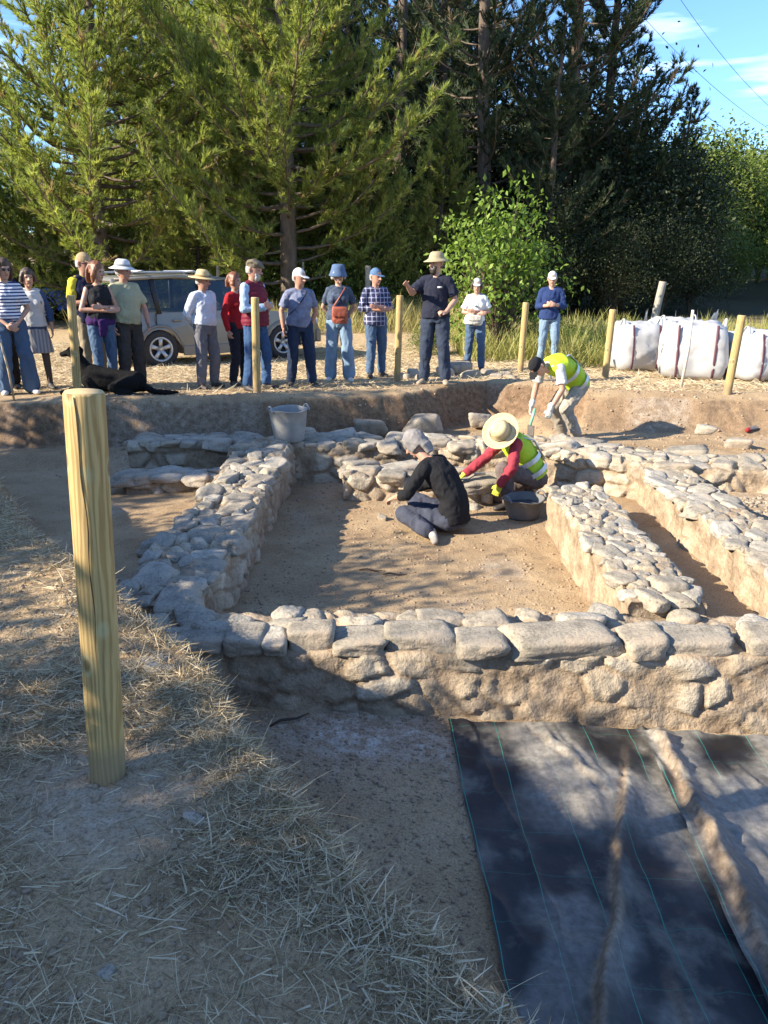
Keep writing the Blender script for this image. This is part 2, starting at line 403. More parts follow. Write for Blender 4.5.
def heights(x, y, full=False):
    p3 = np.stack([x, y, np.zeros_like(x)], 1)
    jx = x + 0.10 * fbm(p3 * 2.2, 4, 5) + 0.03 * fbm(p3 * 9, 3, 6); jy = y + 0.10 * fbm(p3 * 2.2, 4, 9) + 0.03 * fbm(p3 * 9, 3, 10)
    d, idx = pit_dist(jx, jy)
    out = 0.035 * fbm(p3 * 0.8, 4, 1) + 0.012 * fbm(p3 * 7, 4, 2)
    out -= 0.025 * np.clip(y - 11, 0, 6)
    out += np.where(y > 17, 0.045 * np.minimum(y - 17, 10) + 0.02 * np.maximum(y - 27, 0), 0) + np.where(y > 30, 0.03 * (y - 30), 0)
    out += 0.06 * np.exp(-((d + 0.25) / 0.25) ** 2) * (y > 9)
    # foreground bank edge: a slight lip
    out += 0.02 * np.exp(-((d + 0.15) / 0.2) ** 2) * (y < 7)
    fl = np.full(x.shape, -0.75)
    front = sstep(4.35, 4.05, y)
    fl = fl + front * (-0.03 - 0.055 * np.clip(x + 0.5, 0, 4))
    left = sstep(-1.2, -1.5, x) * sstep(4.2, 4.6, y); fl = fl * (1 - left) + left * (-0.64)
    corr = sstep(1.75, 1.95, x) * sstep(4.1, 4.4, y); fl = fl * (1 - corr) + corr * (-0.66)
    rt = sstep(2.7, 2.9, x) * sstep(4.1, 4.4, y); fl = fl * (1 - rt) + rt * (-0.52)
    back = sstep(9.0, 9.3, y); fl = fl * (1 - back) + back * (-0.52)
    br = sstep(0, 0.5, (y - 8.7) + 0.6 * (x - 2.2)) * sstep(1.7, 2.2, x); fl = fl * (1 - br) + br * (-0.36)
    fl = fl + 0.02 * fbm(p3 * 1.6, 3, 21) + 0.012 * fbm(p3 * 8, 4, 22)
    w = np.full(x.shape, 0.22)
    w = np.where((idx >= 14) & (idx <= 20), 0.36, w)           # foreground bank leans more
    w = np.where((idx >= 8) & (idx <= 10) , 0.46, w)
    k = np.clip(d / w, 0, 1); k = k * k * (3 - 2 * k) * 0.6 + 0.4 * k
    z = out * (1 - k) + fl * k
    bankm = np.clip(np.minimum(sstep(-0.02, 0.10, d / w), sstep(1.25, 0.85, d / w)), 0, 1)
    z = z + bankm * (0.05 * fbm(p3 * 5, 4, 31) + 0.02 * fbm(p3 * 20, 3, 32)) * (w < 0.3)
    if not full: return z
    return z, d, bankm, w
def H(x, y): return float(heights(np.array([float(x)]), np.array([float(y)]))[0])
def axis(lo, hi, step, far, g=1.16):
    a = list(np.arange(lo, hi, step)); s = step; x = a[-1]
    while x < far: s *= g; x += s; a.append(x)
    s = step; x = lo; b = []
    while x > -far: s *= g; x -= s; b.append(x)
    return np.array(b[::-1] + a)
gx = axis(-4.8, 6.0, 0.034, 300); gy = axis(-0.4, 12.4, 0.034, 500)
gy = gy[gy > -40]
X, Y = np.meshgrid(gx, gy); xs, ys = X.ravel(), Y.ravel()
zs, dd, bankm, ww = heights(xs, ys, True)
nx, ny = len(gx), len(gy)
ii = np.arange(nx * ny).reshape(ny, nx)
gf = np.stack([ii[:-1, :-1].ravel(), ii[:-1, 1:].ravel(), ii[1:, 1:].ravel(), ii[1:, :-1].ravel()], 1)
p3 = np.stack([xs, ys, 0 * xs], 1)
straw_zone = sstep(-0.02, -0.25, dd) * np.where(ys > 9.5, 0.25 + 0.75 * sstep(10.6, 12.2, ys), 0.22 + 0.4 * fbm(p3 * 1.2, 3, 50))
straw_zone = np.clip(straw_zone, 0, 1) * sstep(23.5, 20.5, ys)
pbase = P(108, 778, 0)
bare = np.exp(-(((xs - pbase.x + .02) / 0.42) ** 2 + ((ys - pbase.y + .05) / 0.33) ** 2) ** 2)
straw_zone *= 1 - bare
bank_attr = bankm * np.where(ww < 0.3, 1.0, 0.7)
pale = np.zeros_like(xs)
pale += np.exp(-(((xs + 0.15) / 0.55) ** 2 + ((ys - 3.62) / 0.22) ** 2)) * (dd > 0.3) * 0.9
pale += 0.35 * (dd > 0) * sstep(0.1, 0.4, fbm(p3 * 1.1, 3, 77)) + 0.4 * bare
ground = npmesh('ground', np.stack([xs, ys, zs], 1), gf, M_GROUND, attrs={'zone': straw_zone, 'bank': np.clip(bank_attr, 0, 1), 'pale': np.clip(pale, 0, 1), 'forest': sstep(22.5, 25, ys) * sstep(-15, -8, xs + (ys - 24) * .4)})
tag(ground, 'tan excavated soil with the dug pit and dry straw field', kind='structure')

# ------------------------------------------------------------------ rocks
def ico(n=3):
    bm = bmesh.new(); bmesh.ops.create_icosphere(bm, subdivisions=n, radius=1.0)
    v = np.array([tuple(q.co) for q in bm.verts]); f = np.array([[q.index for q in p.verts] for p in bm.faces]); bm.free(); return v, f
ICO3 = ico(4); ICO2 = ico(3)
def rock(a, b, c, seed, hi=True, sharp=9, rough=0.05, extra=6, jit=0.16):
    r = np.random.default_rng(seed)
    V, Fc = ICO3 if hi else ICO2
    ns = [(1,0,0),(-1,0,0),(0,1,0),(0,-1,0),(0,0,1),(0,0,-1)]
    ns = [np.array(n) + r.normal(0, jit, 3) for n in ns]; hs = [r.uniform(0.86, 1.0) for _ in ns]
    for _ in range(extra):
        n = r.normal(0, 1, 3); ns.append(n); hs.append(r.uniform(0.9, 1.22))
    acc = np.zeros(len(V))
    for n, h in zip(ns, hs):
        n = n / np.linalg.norm(n); acc += np.maximum(0, V @ n / h) ** sharp
    rad = acc ** (-1.0 / sharp)
    o = r.uniform(0, 50, 3)
    rad *= 1 + rough * 2.0 * fbm(V * 1.6 + o, 3, 3) + rough * fbm(V * 6 + o, 3, 4)
    return V * rad[:, None] * np.array([a, b, c]), Fc
SEED = [1000]
def stone(name, c, a, b, h, rz=0, mat=None, parent=None, tilt=(0, 0), hi=True, **k):
    SEED[0] += 1
    v, f = rock(a, b, h, SEED[0], hi, **k)
    o = npmesh(name, v, f, mat or M_STONE, parent)
    o.location = c; o.rotation_euler = (tilt[0], tilt[1], rz); return o

# ------------------------------------------------------------------ stone walls
def wall(name, label, path, width, ztop, zbase=-0.95, cell=0.17, mortar_l=0.4, mortar_r=0.4, caps=(0.13, 0.24), capn=60, seed=0, ztops=None, caph=0.06, drop=None, skipcaps=None, relief=1.0):
    """path: list of (x,y); ztop can be list per vertex. side l = left of walking direction"""
    pts = [Vector((p[0], p[1])) for p in path]; lens = [0]
    for i in range(1, len(pts)): lens.append(lens[-1] + (pts[i] - pts[i - 1]).length)
    zt = ztops if ztops else [ztop] * len(pts); Ltot = lens[-1]
    def at(s):
        s = min(max(s, 0), Ltot)
        for i in range(1, len(pts)):
            if s <= lens[i] + 1e-9:
                t = (s - lens[i - 1]) / (lens[i] - lens[i - 1]); break
        p = pts[i - 1].lerp(pts[i], t); d = (pts[i] - pts[i - 1]).normalized()
        if len(pts) > 2:                                      # soften the corners
            d0 = (pts[min(i + 1, len(pts) - 1)] - pts[i]).normalized() if i + 1 < len(pts) else d
            dm = (pts[i - 1] - pts[i - 2]).normalized() if i >= 2 else d
            d = (d + d0 * max(0, t - .5) + dm * max(0, .5 - t)).normalized()
        return p, d, zt[i - 1] * (1 - t) + zt[i] * t
    root = empty(name, (pts[0].x, pts[0].y, zbase), 0, label, 'stone wall'); root['kind'] = 'thing'
    O = Vector((pts[0].x, pts[0].y, zbase))
    st_ = 0.018; ns = max(int(Ltot / st_), 8)
    hh = max(zt) - zbase; nh = int(hh / st_); nw = int(width / st_)
    # cross section: end caps are closed by squeezing the last rings
    prof = [('l', -0.5, k / nh) for k in range(nh)] + [('t', -0.5 + k / nw, 1.0) for k in range(nw + 1)] + [('r', 0.5, 1 - k / nh) for k in range(1, nh + 1)]
    npf = len(prof); V = np.zeros((ns + 1, npf, 3)); Nn = np.zeros_like(V); SS = np.zeros((ns + 1, npf)); U = np.zeros((ns + 1, npf)); side = np.zeros((ns + 1, npf))
    for i in range(ns + 1):
        s = Ltot * i / ns; p, d, z1 = at(s); nrm = Vector((-d.y, d.x))
        e = min(s, Ltot - s); sq = 1.0
        for j, (kd, u, h) in enumerate(prof):
            zz = zbase + (z1 - zbase) * h
            bat = 1.0 + 0.10 * (1 - h)
            q = p - nrm * (u * width * sq * bat)
            V[i, j] = (q.x, q.y, zz)
            Nn[i, j] = ((nrm.x, nrm.y, 0) if kd == 'l' else (-nrm.x, -nrm.y, 0)) if kd != 't' else (0, 0, 1)
            SS[i, j] = s; U[i, j] = zz if kd != 't' else u * width; side[i, j] = {'l': 0, 't': 1, 'r': 2}[kd]
    n = (ns + 1) * npf
    f1, f2, cid = voro2((SS.ravel() / (cell * 1.25)) + side.ravel() * 31 + 0.25 * vnoise(np.stack([SS.ravel() * 4, U.ravel() * 4, side.ravel()], 1), 3), U.ravel() / (cell * 0.85) + 7.3 * side.ravel(), seed)
    edge = sstep(0.04, 0.26, f2 - f1)
    mfac = np.where(side.ravel() == 0, mortar_l, np.where(side.ravel() == 2, mortar_r, 0.55))
    vv = V.reshape(-1, 3); wn_ = fbm(vv * 3.2, 4, seed + 5)
    cover = np.clip(sstep(0.25, -0.25, wn_ + 0.9 * (0.5 - mfac)), 0, 1)           # mortar smeared over stones
    stone_amt = edge * (1 - cover)
    disp = relief * (0.04 * stone_amt * (0.6 + 0.8 * cid) + 0.05 * fbm(vv * 1.7, 2, seed + 11)) + 0.03 * fbm(vv * 6, 4, seed + 9) + 0.012 * fbm(vv * 22, 3, seed + 10)
    vv = vv + Nn.reshape(-1, 3) * disp[:, None]
    V = vv.reshape(ns + 1, npf, 3)
    ctr0 = V[0].mean(0); ctr1 = V[-1].mean(0)
    ii = np.arange(n).reshape(ns + 1, npf)
    fq = np.stack([ii[:-1, :-1].ravel(), ii[:-1, 1:].ravel(), ii[1:, 1:].ravel(), ii[1:, :-1].ravel()], 1)
    faces = fq
    # end faces: strips folding inwards
    extra_v = []; extra_f = []; base = n
    for ring, i in ((V[0], 0), (V[-1], ns)):
        p, d, z1 = at(Ltot * i / ns); outd = Vector((-d.x, -d.y, 0)) if i == 0 else Vector((d.x, d.y, 0))
        m1 = npf
        prev = ii[i]
        for q in (0.8, 0.55, 0.3, 0.08):
            c = np.array([p.x, p.y, 0]); r2 = ring.copy(); cz = zbase + (z1 - zbase) * 0.5
            r2[:, 0] = c[0] + (ring[:, 0] - c[0]) * q; r2[:, 1] = c[1] + (ring[:, 1] - c[1]) * q; r2[:, 2] = cz + (ring[:, 2] - cz) * q
            dsp = 0.05 * fbm(r2 * 5, 3, seed + 2) + 0.02
            r2[:, 0] += outd.x * dsp; r2[:, 1] += outd.y * dsp
            idx = np.arange(m1) + base + len(extra_v); extra_v.extend(r2.tolist())
            for j in range(m1 - 1): extra_f.append([int(prev[j]), int(prev[j + 1]), int(idx[j + 1]), int(idx[j])])
            prev = idx
    allv = np.concatenate([vv, np.array(extra_v)]) - np.array(O)
    allf = np.concatenate([faces, np.array(extra_f)])
    ne = len(extra_v)
    mort = np.concatenate([1 - stone_amt * 0.95, np.full(ne, 0.6)]); cell_a = np.concatenate([cid, np.full(ne, .4)])
    npmesh('rubble_core', allv, allf, M_CORE, root, attrs={'mortar': mort, 'cell': cell_a})
    # loose cap stones on the top, each a part of its own
    r = random.Random(seed + 1); placed = []
    tries = 0
    while len(placed) < capn and tries < 6000:
        tries += 1
        s = r.uniform(0.02, Ltot - 0.02); u = r.uniform(-0.46, 0.46) * width
        sz = r.uniform(*caps) * (1.0 if tries < 1500 else 0.62 if tries < 3500 else 0.38)
        if skipcaps and skipcaps(s, u): continue
        if all(math.hypot(s - a, u - b) > (sz + c) * 0.40 for a, b, c in placed):
            placed.append((s, u, sz))
            p, d, z1 = at(s); nrm = Vector((-d.y, d.x)); q = p - nrm * u
            h = caph * r.uniform(0.6, 1.15) * (sz / caps[1]) ** .5
            dz = (drop(s, u) if drop else 0)
            stone('stone', (q.x - O.x, q.y - O.y, z1 - zbase + h * 0.02 + dz), sz * r.uniform(.50, .64), sz * r.uniform(.38, .52), h,
                  math.atan2(d.y, d.x) + r.uniform(-.5, .5), None, root, (r.uniform(-.14, .14), r.uniform(-.14, .14)), sharp=r.choice((7, 10, 14)), rough=.085)
    return root, O, at
# left wall of the room
wall('stone_wall', 'long lumpy rubble wall between left trench and room, grey bucket at its far end',
     [(-1.45, 4.42), (-1.38, 6.4), (-1.36, 9.0)], 0.56, -0.34, cell=.16, mortar_l=.3, mortar_r=.55, caps=(.15, .36), capn=92, seed=11, ztops=[-.40, -.36, -.30], caph=.075)
wall('stone_wall', 'rubble wall with pale mortared left face at the right side of the sunlit room',
     [(1.76, 4.38), (1.76, 5.8), (1.80, 7.0)], 0.46, -0.34, cell=.16, mortar_l=.95, mortar_r=.6, caps=(.12, .29), capn=84, seed=23, ztops=[-.36, -.33, -.36], caph=.06)
wall('stone_wall', 'rubble wall at the far right edge running beside the narrow shaded corridor',
     [(2.80, 4.40), (2.82, 6.0), (2.84, 7.75)], 0.44, -0.34, cell=.17, mortar_l=.9, mortar_r=.4, caps=(.13, .31), capn=84, seed=37, ztops=[-.36, -.33, -.33], caph=.06)
wall('stone_wall', 'rear rubble wall of the room behind the worker in the black shirt',
     [(-1.05, 9.08), (0.4, 9.02), (1.7, 8.86)], 0.60, -0.33, cell=.2, mortar_l=.3, mortar_r=.25, caps=(.16, .36), capn=50, seed=41, ztops=[-.33, -.34, -.32], caph=.085)
wall('stone_wall', 'bent rubble wall going right from the vest worker towards the edge of the photo',
     [(1.72, 8.75), (2.25, 8.35), (2.9, 7.92), (4.0, 7.7), (5.6, 7.5)], 0.62, -0.30, cell=.19, mortar_l=.3, mortar_r=.35, caps=(.15, .35), capn=90, seed=53, caph=.085)
wall('stone_wall', 'short rubble wall in the left trench below the standing spectators',
     [(-3.05, 9.2), (-2.4, 9.22), (-1.62, 9.2)], 0.42, -0.36, cell=.2, mortar_l=.35, mortar_r=.5, caps=(.2, .42), capn=24, seed=67, caph=.075)
wall('stone_wall', 'lowest line of rubble crossing the floor of the left trench',
     [(-2.75, 8.0), (-2.2, 8.1), (-1.62, 8.1)], 0.32, -0.50, cell=.2, mortar_l=.35, mortar_r=.3, caps=(.22, .44), capn=18, seed=71, caph=.085)
wall('stone_wall', 'low stub of stacked stones beside the kneeling workers',
     [(-0.42, 8.2), (0.35, 8.16), (1.15, 8.0)], 0.42, -0.50, cell=.2, mortar_l=.3, mortar_r=.15, caps=(.24, .46), capn=22, seed=83, ztops=[-.47, -.52, -.56], caph=.085)
# front wall with its row of dressed stones read off the photo
fw, FO, fat = wall('stone_wall', 'front rubble wall topped with a row of large dressed stones above the black sheet',
     [(-1.78, 4.17), (0.5, 4.13), (4.6, 4.03)], 0.50, -0.44, zbase=-1.05, cell=.19, mortar_l=.8, mortar_r=.34, caps=(.14, .26), capn=34, seed=97, caph=.085,
     skipcaps=lambda s, u: u > 0.06, relief=.6)
front_row = [(148, 190, .055), (189, 228, .06), (226, 267, .085), (264, 288, .07), (286, 336, .10), (332, 384, .06), (383, 457, .085), (456, 504, .075),
             (504, 621, .105), (620, 661, .09), (659, 729, .075), (741, 800, .10), (806, 870, .08), (875, 960, .09)]
for a, b, h in front_row:
    yy = 4.0 if a < 400 else 3.96
    h *= .74; z = -0.44 + h * 0.55
    k = depth_of((0, yy, z)) / F
    x0, x1 = (a - 384) * k, (b - 384) * k
    stone('stone', ((x0 + x1) / 2 - FO.x, yy - FO.y + random.uniform(-.02, .02), z - FO.z), (x1 - x0) / 2 * 1.06, 0.14 + random.uniform(-.02, .02), h, random.uniform(-.05, .05), None, fw,
          (random.uniform(-.05, .05), random.uniform(-.025, .025)), sharp=16 if b - a > 45 else 9, rough=.06, extra=2, jit=.07)

# ------------------------------------------------------------------ geotextile sheets
def mat_sheet():
    m, nt, b = nodemat('weed_control_fabric'); b.inputs['Roughness'].default_value = 0.62; b.inputs['Specular IOR Level'].default_value = 0.35
    a = attr(nt, 'flat'); sep = nt.nodes.new('ShaderNodeSeparateXYZ'); nt.links.new(a.outputs['Vector'], sep.inputs[0])
    def line(out, period, wid, off):
        ad = N(nt, 'ShaderNodeMath', operation='ADD'); nt.links.new(out, ad.inputs[0]); ad.inputs[1].default_value = off
        md = N(nt, 'ShaderNodeMath', operation='PINGPONG'); nt.links.new(ad.outputs[0], md.inputs[0]); md.inputs[1].default_value = period / 2
        lt = N(nt, 'ShaderNodeMath', operation='LESS_THAN'); nt.links.new(md.outputs[0], lt.inputs[0]); lt.inputs[1].default_value = wid
        return lt.outputs[0]
    lx = line(sep.outputs['X'], 0.265, 0.0022, -0.012); ly = line(sep.outputs['Y'], 0.27, 0.0014, 0.05)
    n1 = noise_out(nt, 2.4, 6, rough=0.65); n2 = noise_out(nt, 30, 4)
    fab = ramp(nt, n1, [(0.38, (0.012, 0.013, 0.016)), (0.52, (0.028, 0.028, 0.030)), (0.64, (0.13, 0.118, 0.10)), (0.8, (0.27, 0.235, 0.18))])
    col = mixc(nt, lx, fab, (0.025, 0.20, 0.145)); lyk = mixf(nt, ly, 0.55); col = mixc(nt, lyk, col, (0.02, 0.16, 0.12))
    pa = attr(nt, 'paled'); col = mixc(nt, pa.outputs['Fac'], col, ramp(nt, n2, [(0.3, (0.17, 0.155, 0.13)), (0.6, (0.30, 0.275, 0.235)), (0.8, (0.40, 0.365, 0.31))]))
    du = attr(nt, 'dust')
    soil = ramp(nt, n2, [(0.3, (0.15, 0.10, 0.06)), (0.6, (0.31, 0.225, 0.145)), (0.8, (0.42, 0.33, 0.23))])
    col = mixc(nt, du.outputs['Fac'], col, soil)
    nt.links.new(col, b.inputs['Base Color'])
    rr = ramp(nt, n1, [(0.35, 0.42), (0.65, 0.85)]); nt.links.new(rr, b.inputs['Roughness'])
    w1 = noise_out(nt, 400, 2); nn = bump(nt, b, w1, 0.15, 0.002); bump(nt, b, noise_out(nt, 12, 4), 0.35, 0.015, nn)
    return m
M_SHEET = mat_sheet()
def sheet(label, xl, xr, y0, y1, ridges, seed, lift, dust_edges):
    """xl,xr: functions of y (ground edges). ridges: [(x0,y0,x1,y1,height,width,dust)]"""
    nu = int(1.9 / 0.016); nv = int((y1 - y0) / 0.016)
    u = np.linspace(0, 1, nu); v = np.linspace(0, 1, nv); U_, V_ = np.meshgrid(u, v); U_, V_ = U_.ravel(), V_.ravel()
    y = y0 + (y1 - y0) * V_; x = xl(y) * (1 - U_) + xr(y) * U_
    p = np.stack([x, y, 0 * x], 1)
    x = x + 0.012 * fbm(p * 3 + seed, 3, seed); y = y + 0.02 * fbm(p * 2.5 + 9 + seed, 3, seed)
    z = heights(x, y) + 0.014 + lift
    flat_x = U_ * 1.33; flat_y = y
    wr = 1 - np.abs(fbm(np.stack([x * 3.2 + 0.5 * y, y * 1.1, 0 * x + seed], 1), 4, seed + 3)) * 3.0
    z += 0.020 * np.clip(wr, 0, 1) ** 3 + 0.012 * fbm(p * 3.5, 3, seed + 4)
    pal = np.clip(0.85 * sstep(-0.2, 0.2, fbm(p * 2.2, 5, seed + 6)) * sstep(2.3, 3.5, y + .5 * (x - 1)) + 0.5 * sstep(0.0, 0.3, fbm(p * 2.6, 5, seed + 7)), 0, .85); du = 0 * x  # pal: pale dust, also painted lighter to stand in for sunlit patches
    for (ax, ay, bx, by, hgt, wd, dk) in ridges:
        dx, dy = bx - ax, by - ay; ln = math.hypot(dx, dy)
        t = np.clip(((x - ax) * dx + (y - ay) * dy) / ln ** 2, 0, 1)
        jit = 0.03 * fbm(np.stack([t * 7, 0 * t, 0 * t + seed], 1), 3, seed + 8)
        sd_ = ((x - ax) * dy - (y - ay) * dx) / ln + jit
        fall = np.exp(-((((x - ax) * dx + (y - ay) * dy) / ln ** 2) - t) ** 2 * 60)
        prof = np.where(sd_ < 0, np.exp(-(sd_ / (wd * 1.6)) ** 2), np.exp(-(sd_ / (wd * 0.45)) ** 2))
        z += hgt * prof * fall * (0.75 + 0.5 * fbm(np.stack([t * 5, 0 * t, 0 * t], 1), 2, seed + 1)) * np.minimum(1, 4 * t * (1 - t) + .25)
        cr = 0.035 * fbm(np.stack([x * 22, y * 22, z * 22], 1), 3, seed + 12) * np.exp(-((sd_ - wd * .3) / (wd * .8)) ** 2) * fall
        z += cr
        dmask = np.exp(-((sd_ - wd * 0.25 - 0.02 * vnoise(np.stack([t * 9, 0 * t, 0 * t], 1), 4)) / (wd * 0.62)) ** 4) * fall
        du = np.maximum(du, dk * dmask * sstep(-0.9, -0.2, fbm(np.stack([x * 14, y * 14, 0 * x], 1), 3, 3)))
    for side_, wd in dust_edges:
        e = U_ if side_ == 'l' else 1 - U_
        du = np.maximum(du, np.exp(-(e / wd) ** 2))
    ii = np.arange(nu * nv).reshape(nv, nu)
    f = np.stack([ii[:-1, :-1].ravel(), ii[:-1, 1:].ravel(), ii[1:, 1:].ravel(), ii[1:, :-1].ravel()], 1)
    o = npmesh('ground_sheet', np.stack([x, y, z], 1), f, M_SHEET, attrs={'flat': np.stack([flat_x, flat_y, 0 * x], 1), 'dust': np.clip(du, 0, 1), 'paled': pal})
    return tag(o, label, 'sheet', 'black weed control sheets on the pit floor')
sheet('left black sheet with green grid lines and a soil covered fold down its middle',
      lambda y: 0.36 + 0.04 * (3.8 - y), lambda y: 1.62 - 0.05 * (3.8 - y), 0.9, 3.80,
      [(1.22, 3.30, 0.66, 1.75, 0.075, 0.038, 0.75), (0.82, 3.75, 1.10, 3.25, 0.03, 0.03, 0.25), (1.05, 2.1, 1.0, 1.4, 0.03, 0.05, 0.35)], 5, 0.0, [])
sheet('dusty right black sheet with green grid lines overlapping the left one',
      lambda y: 1.44 - 0.06 * (3.8 - y), lambda y: 2.85 - 0.02 * (3.8 - y), 0.9, 3.74,
      [(1.50, 3.4, 1.36, 1.4, 0.08, 0.045, 0.75), (1.50, 3.74, 1.5, 3.3, 0.07, 0.04, 0.0)], 19, 0.03, [])
sheet('black weed control sheet at the far right end of the pit floor',
      lambda y: 2.80 - 0.0 * (3.8 - y), lambda y: 4.3 + 0.0 * y, 0.9, 3.66, [], 29, 0.045, [])

# ------------------------------------------------------------------ wooden posts
def post(base_px, top_px, diam, label, group, mat=M_POST, crack=True, name='wooden_post', hgt=None, zb=None):
    b = P(*base_px, 0.0)
    for _ in range(3): b = P(*base_px, H(b.x, b.y) if zb is None else zb)
    # solve the lean: same distance, height from pixel
    t = PY(top_px[0], top_px[1], b.y)
    d = Vector((t.x, t.y, t.z)) - b
    root = empty(name, b, 0, label, 'post', group)
    q = Vector((0, 0, 1)).rotation_difference(d.normalized())
    root.rotation_mode = 'QUATERNION'; root.rotation_quaternion = q
    ln = d.length; r = diam / 2
    n = 28; rings = 16; A = Acc(); pts = []; rad = []
    for i in range(rings + 1):
        pts.append((0, 0, -0.12 + (ln + 0.12) * i / rings)); rad.append(r)
    pts += [(0, 0, ln + 0.006)]; rad += [r * 0.93]
    A.loft(pts, rad, side=(1, 0, 0), n=n)
    A.obj('shaft', mat, root)
    B = Acc(); B.lathe([(0.001, ln + 0.0085), (r * 0.90, ln + 0.0085), (r * 0.925, ln + 0.0062)], n=28); B.obj('end_grain', M_POSTEND, root)
    if crack:
        C = Acc(); m = 24; vs = []; fs = []
        for i in range(m + 1):
            t_ = i / m; z = ln * (0.999 - 0.62 * t_); a = R(-97) + 0.10 * math.sin(t_ * 3) + 0.05 * math.sin(t_ * 17) + 0.28 * t_
            w = 0.05 * (1 - t_) ** 0.5 * (0.6 + 0.5 * math.sin(3 + t_ * 15) ** 2)
            for s_ in (-1, 1): vs.append(((r + 0.0012) * math.cos(a + s_ * w), (r + .0012) * math.sin(a + s_ * w), z))
        for i in range(m): fs.append([2 * i, 2 * i + 1, 2 * i + 3, 2 * i + 2])
        C.add(vs, fs); C.obj('drying_crack', M_CRACK, root)
    return root
G_POST = 'round treated wooden posts round the pit'
post((108, 776), (84, 394), 0.116, 'large cracked round post standing in the dry straw in the foreground', G_POST)
post((78, 398), (71, 296), 0.105, 'round post in front of the lying black dog', G_POST, crack=False)
post((257, 393), (255, 298), 0.105, 'round post in front of the man in the burgundy vest', G_POST, crack=False)
post((397, 382), (400, 296), 0.105, 'round post between the plaid shirt man and the speaker', G_POST, crack=False)
post((520, 373), (526, 303), 0.105, 'round post left of the man in the blue shirt', G_POST, crack=False)
post((605, 378), (613, 310), 0.105, 'round post left of the white bulk bags', G_POST, crack=False)
post((727, 395), (742, 316), 0.105, 'round post in front of the white bulk bags', G_POST, crack=False)
G_OLD = 'old fence posts at the field edge'
post((647, 350), (663, 282), 0.17, 'weathered grey post leaning right behind the bulk bags', G_OLD, M_OLDWOOD, False, 'fence_post')
post((368, 318), (368, 266), 0.16, 'weathered grey fence post behind the plaid shirt man', G_OLD, M_OLDWOOD, False, 'fence_post')
post((303, 312), (303, 262), 0.07, 'thin pale fence post behind the white cap man', G_OLD, M_OLDWOOD, False, 'fence_post')
post((218, 310), (218, 264), 0.10, 'grey fence post beyond the roof of the silver car', G_OLD, M_OLDWOOD, False, 'fence_post')
def rod(pa, pb, r, name, label, cat, mat, za=None):
    b = P(*pa, 0); 
    for _ in range(3): b = P(*pa, H(b.x, b.y) if za is None else za)
    t = PY(pb[0], pb[1], b.y - 0.05)
    A = Acc(); A.loft([Vector((0, 0, -0.03)), Vector((t - b) * 0.5) + Vector((r, 0, 0)), t - b], [r, r, r * .9], n=10)
    o = A.obj(name, mat); o.location = b; return tag(o, label, cat)
rod((681, 387), (693, 310), 0.022, 'measuring_rod', 'thin pale rod leaning against the middle bulk bag', 'rod', simple('pale_rod', (0.62, 0.56, 0.46), (0.5, 0.44, 0.36), 20, .7))
M_HANDLE = simple('ash_handle', (0.50, 0.38, 0.23), (0.38, 0.27, 0.15), 14, .6)
rod((143, 387), (132, 335), 0.017, 'walking_stick', 'pale stick held by the man in the white hat', 'walking stick', M_HANDLE)
rod((14, 399), (1, 343), 0.014, 'walking_stick', 'brown stick leaning at the left edge before the striped top woman', 'walking stick', M_HANDLE)

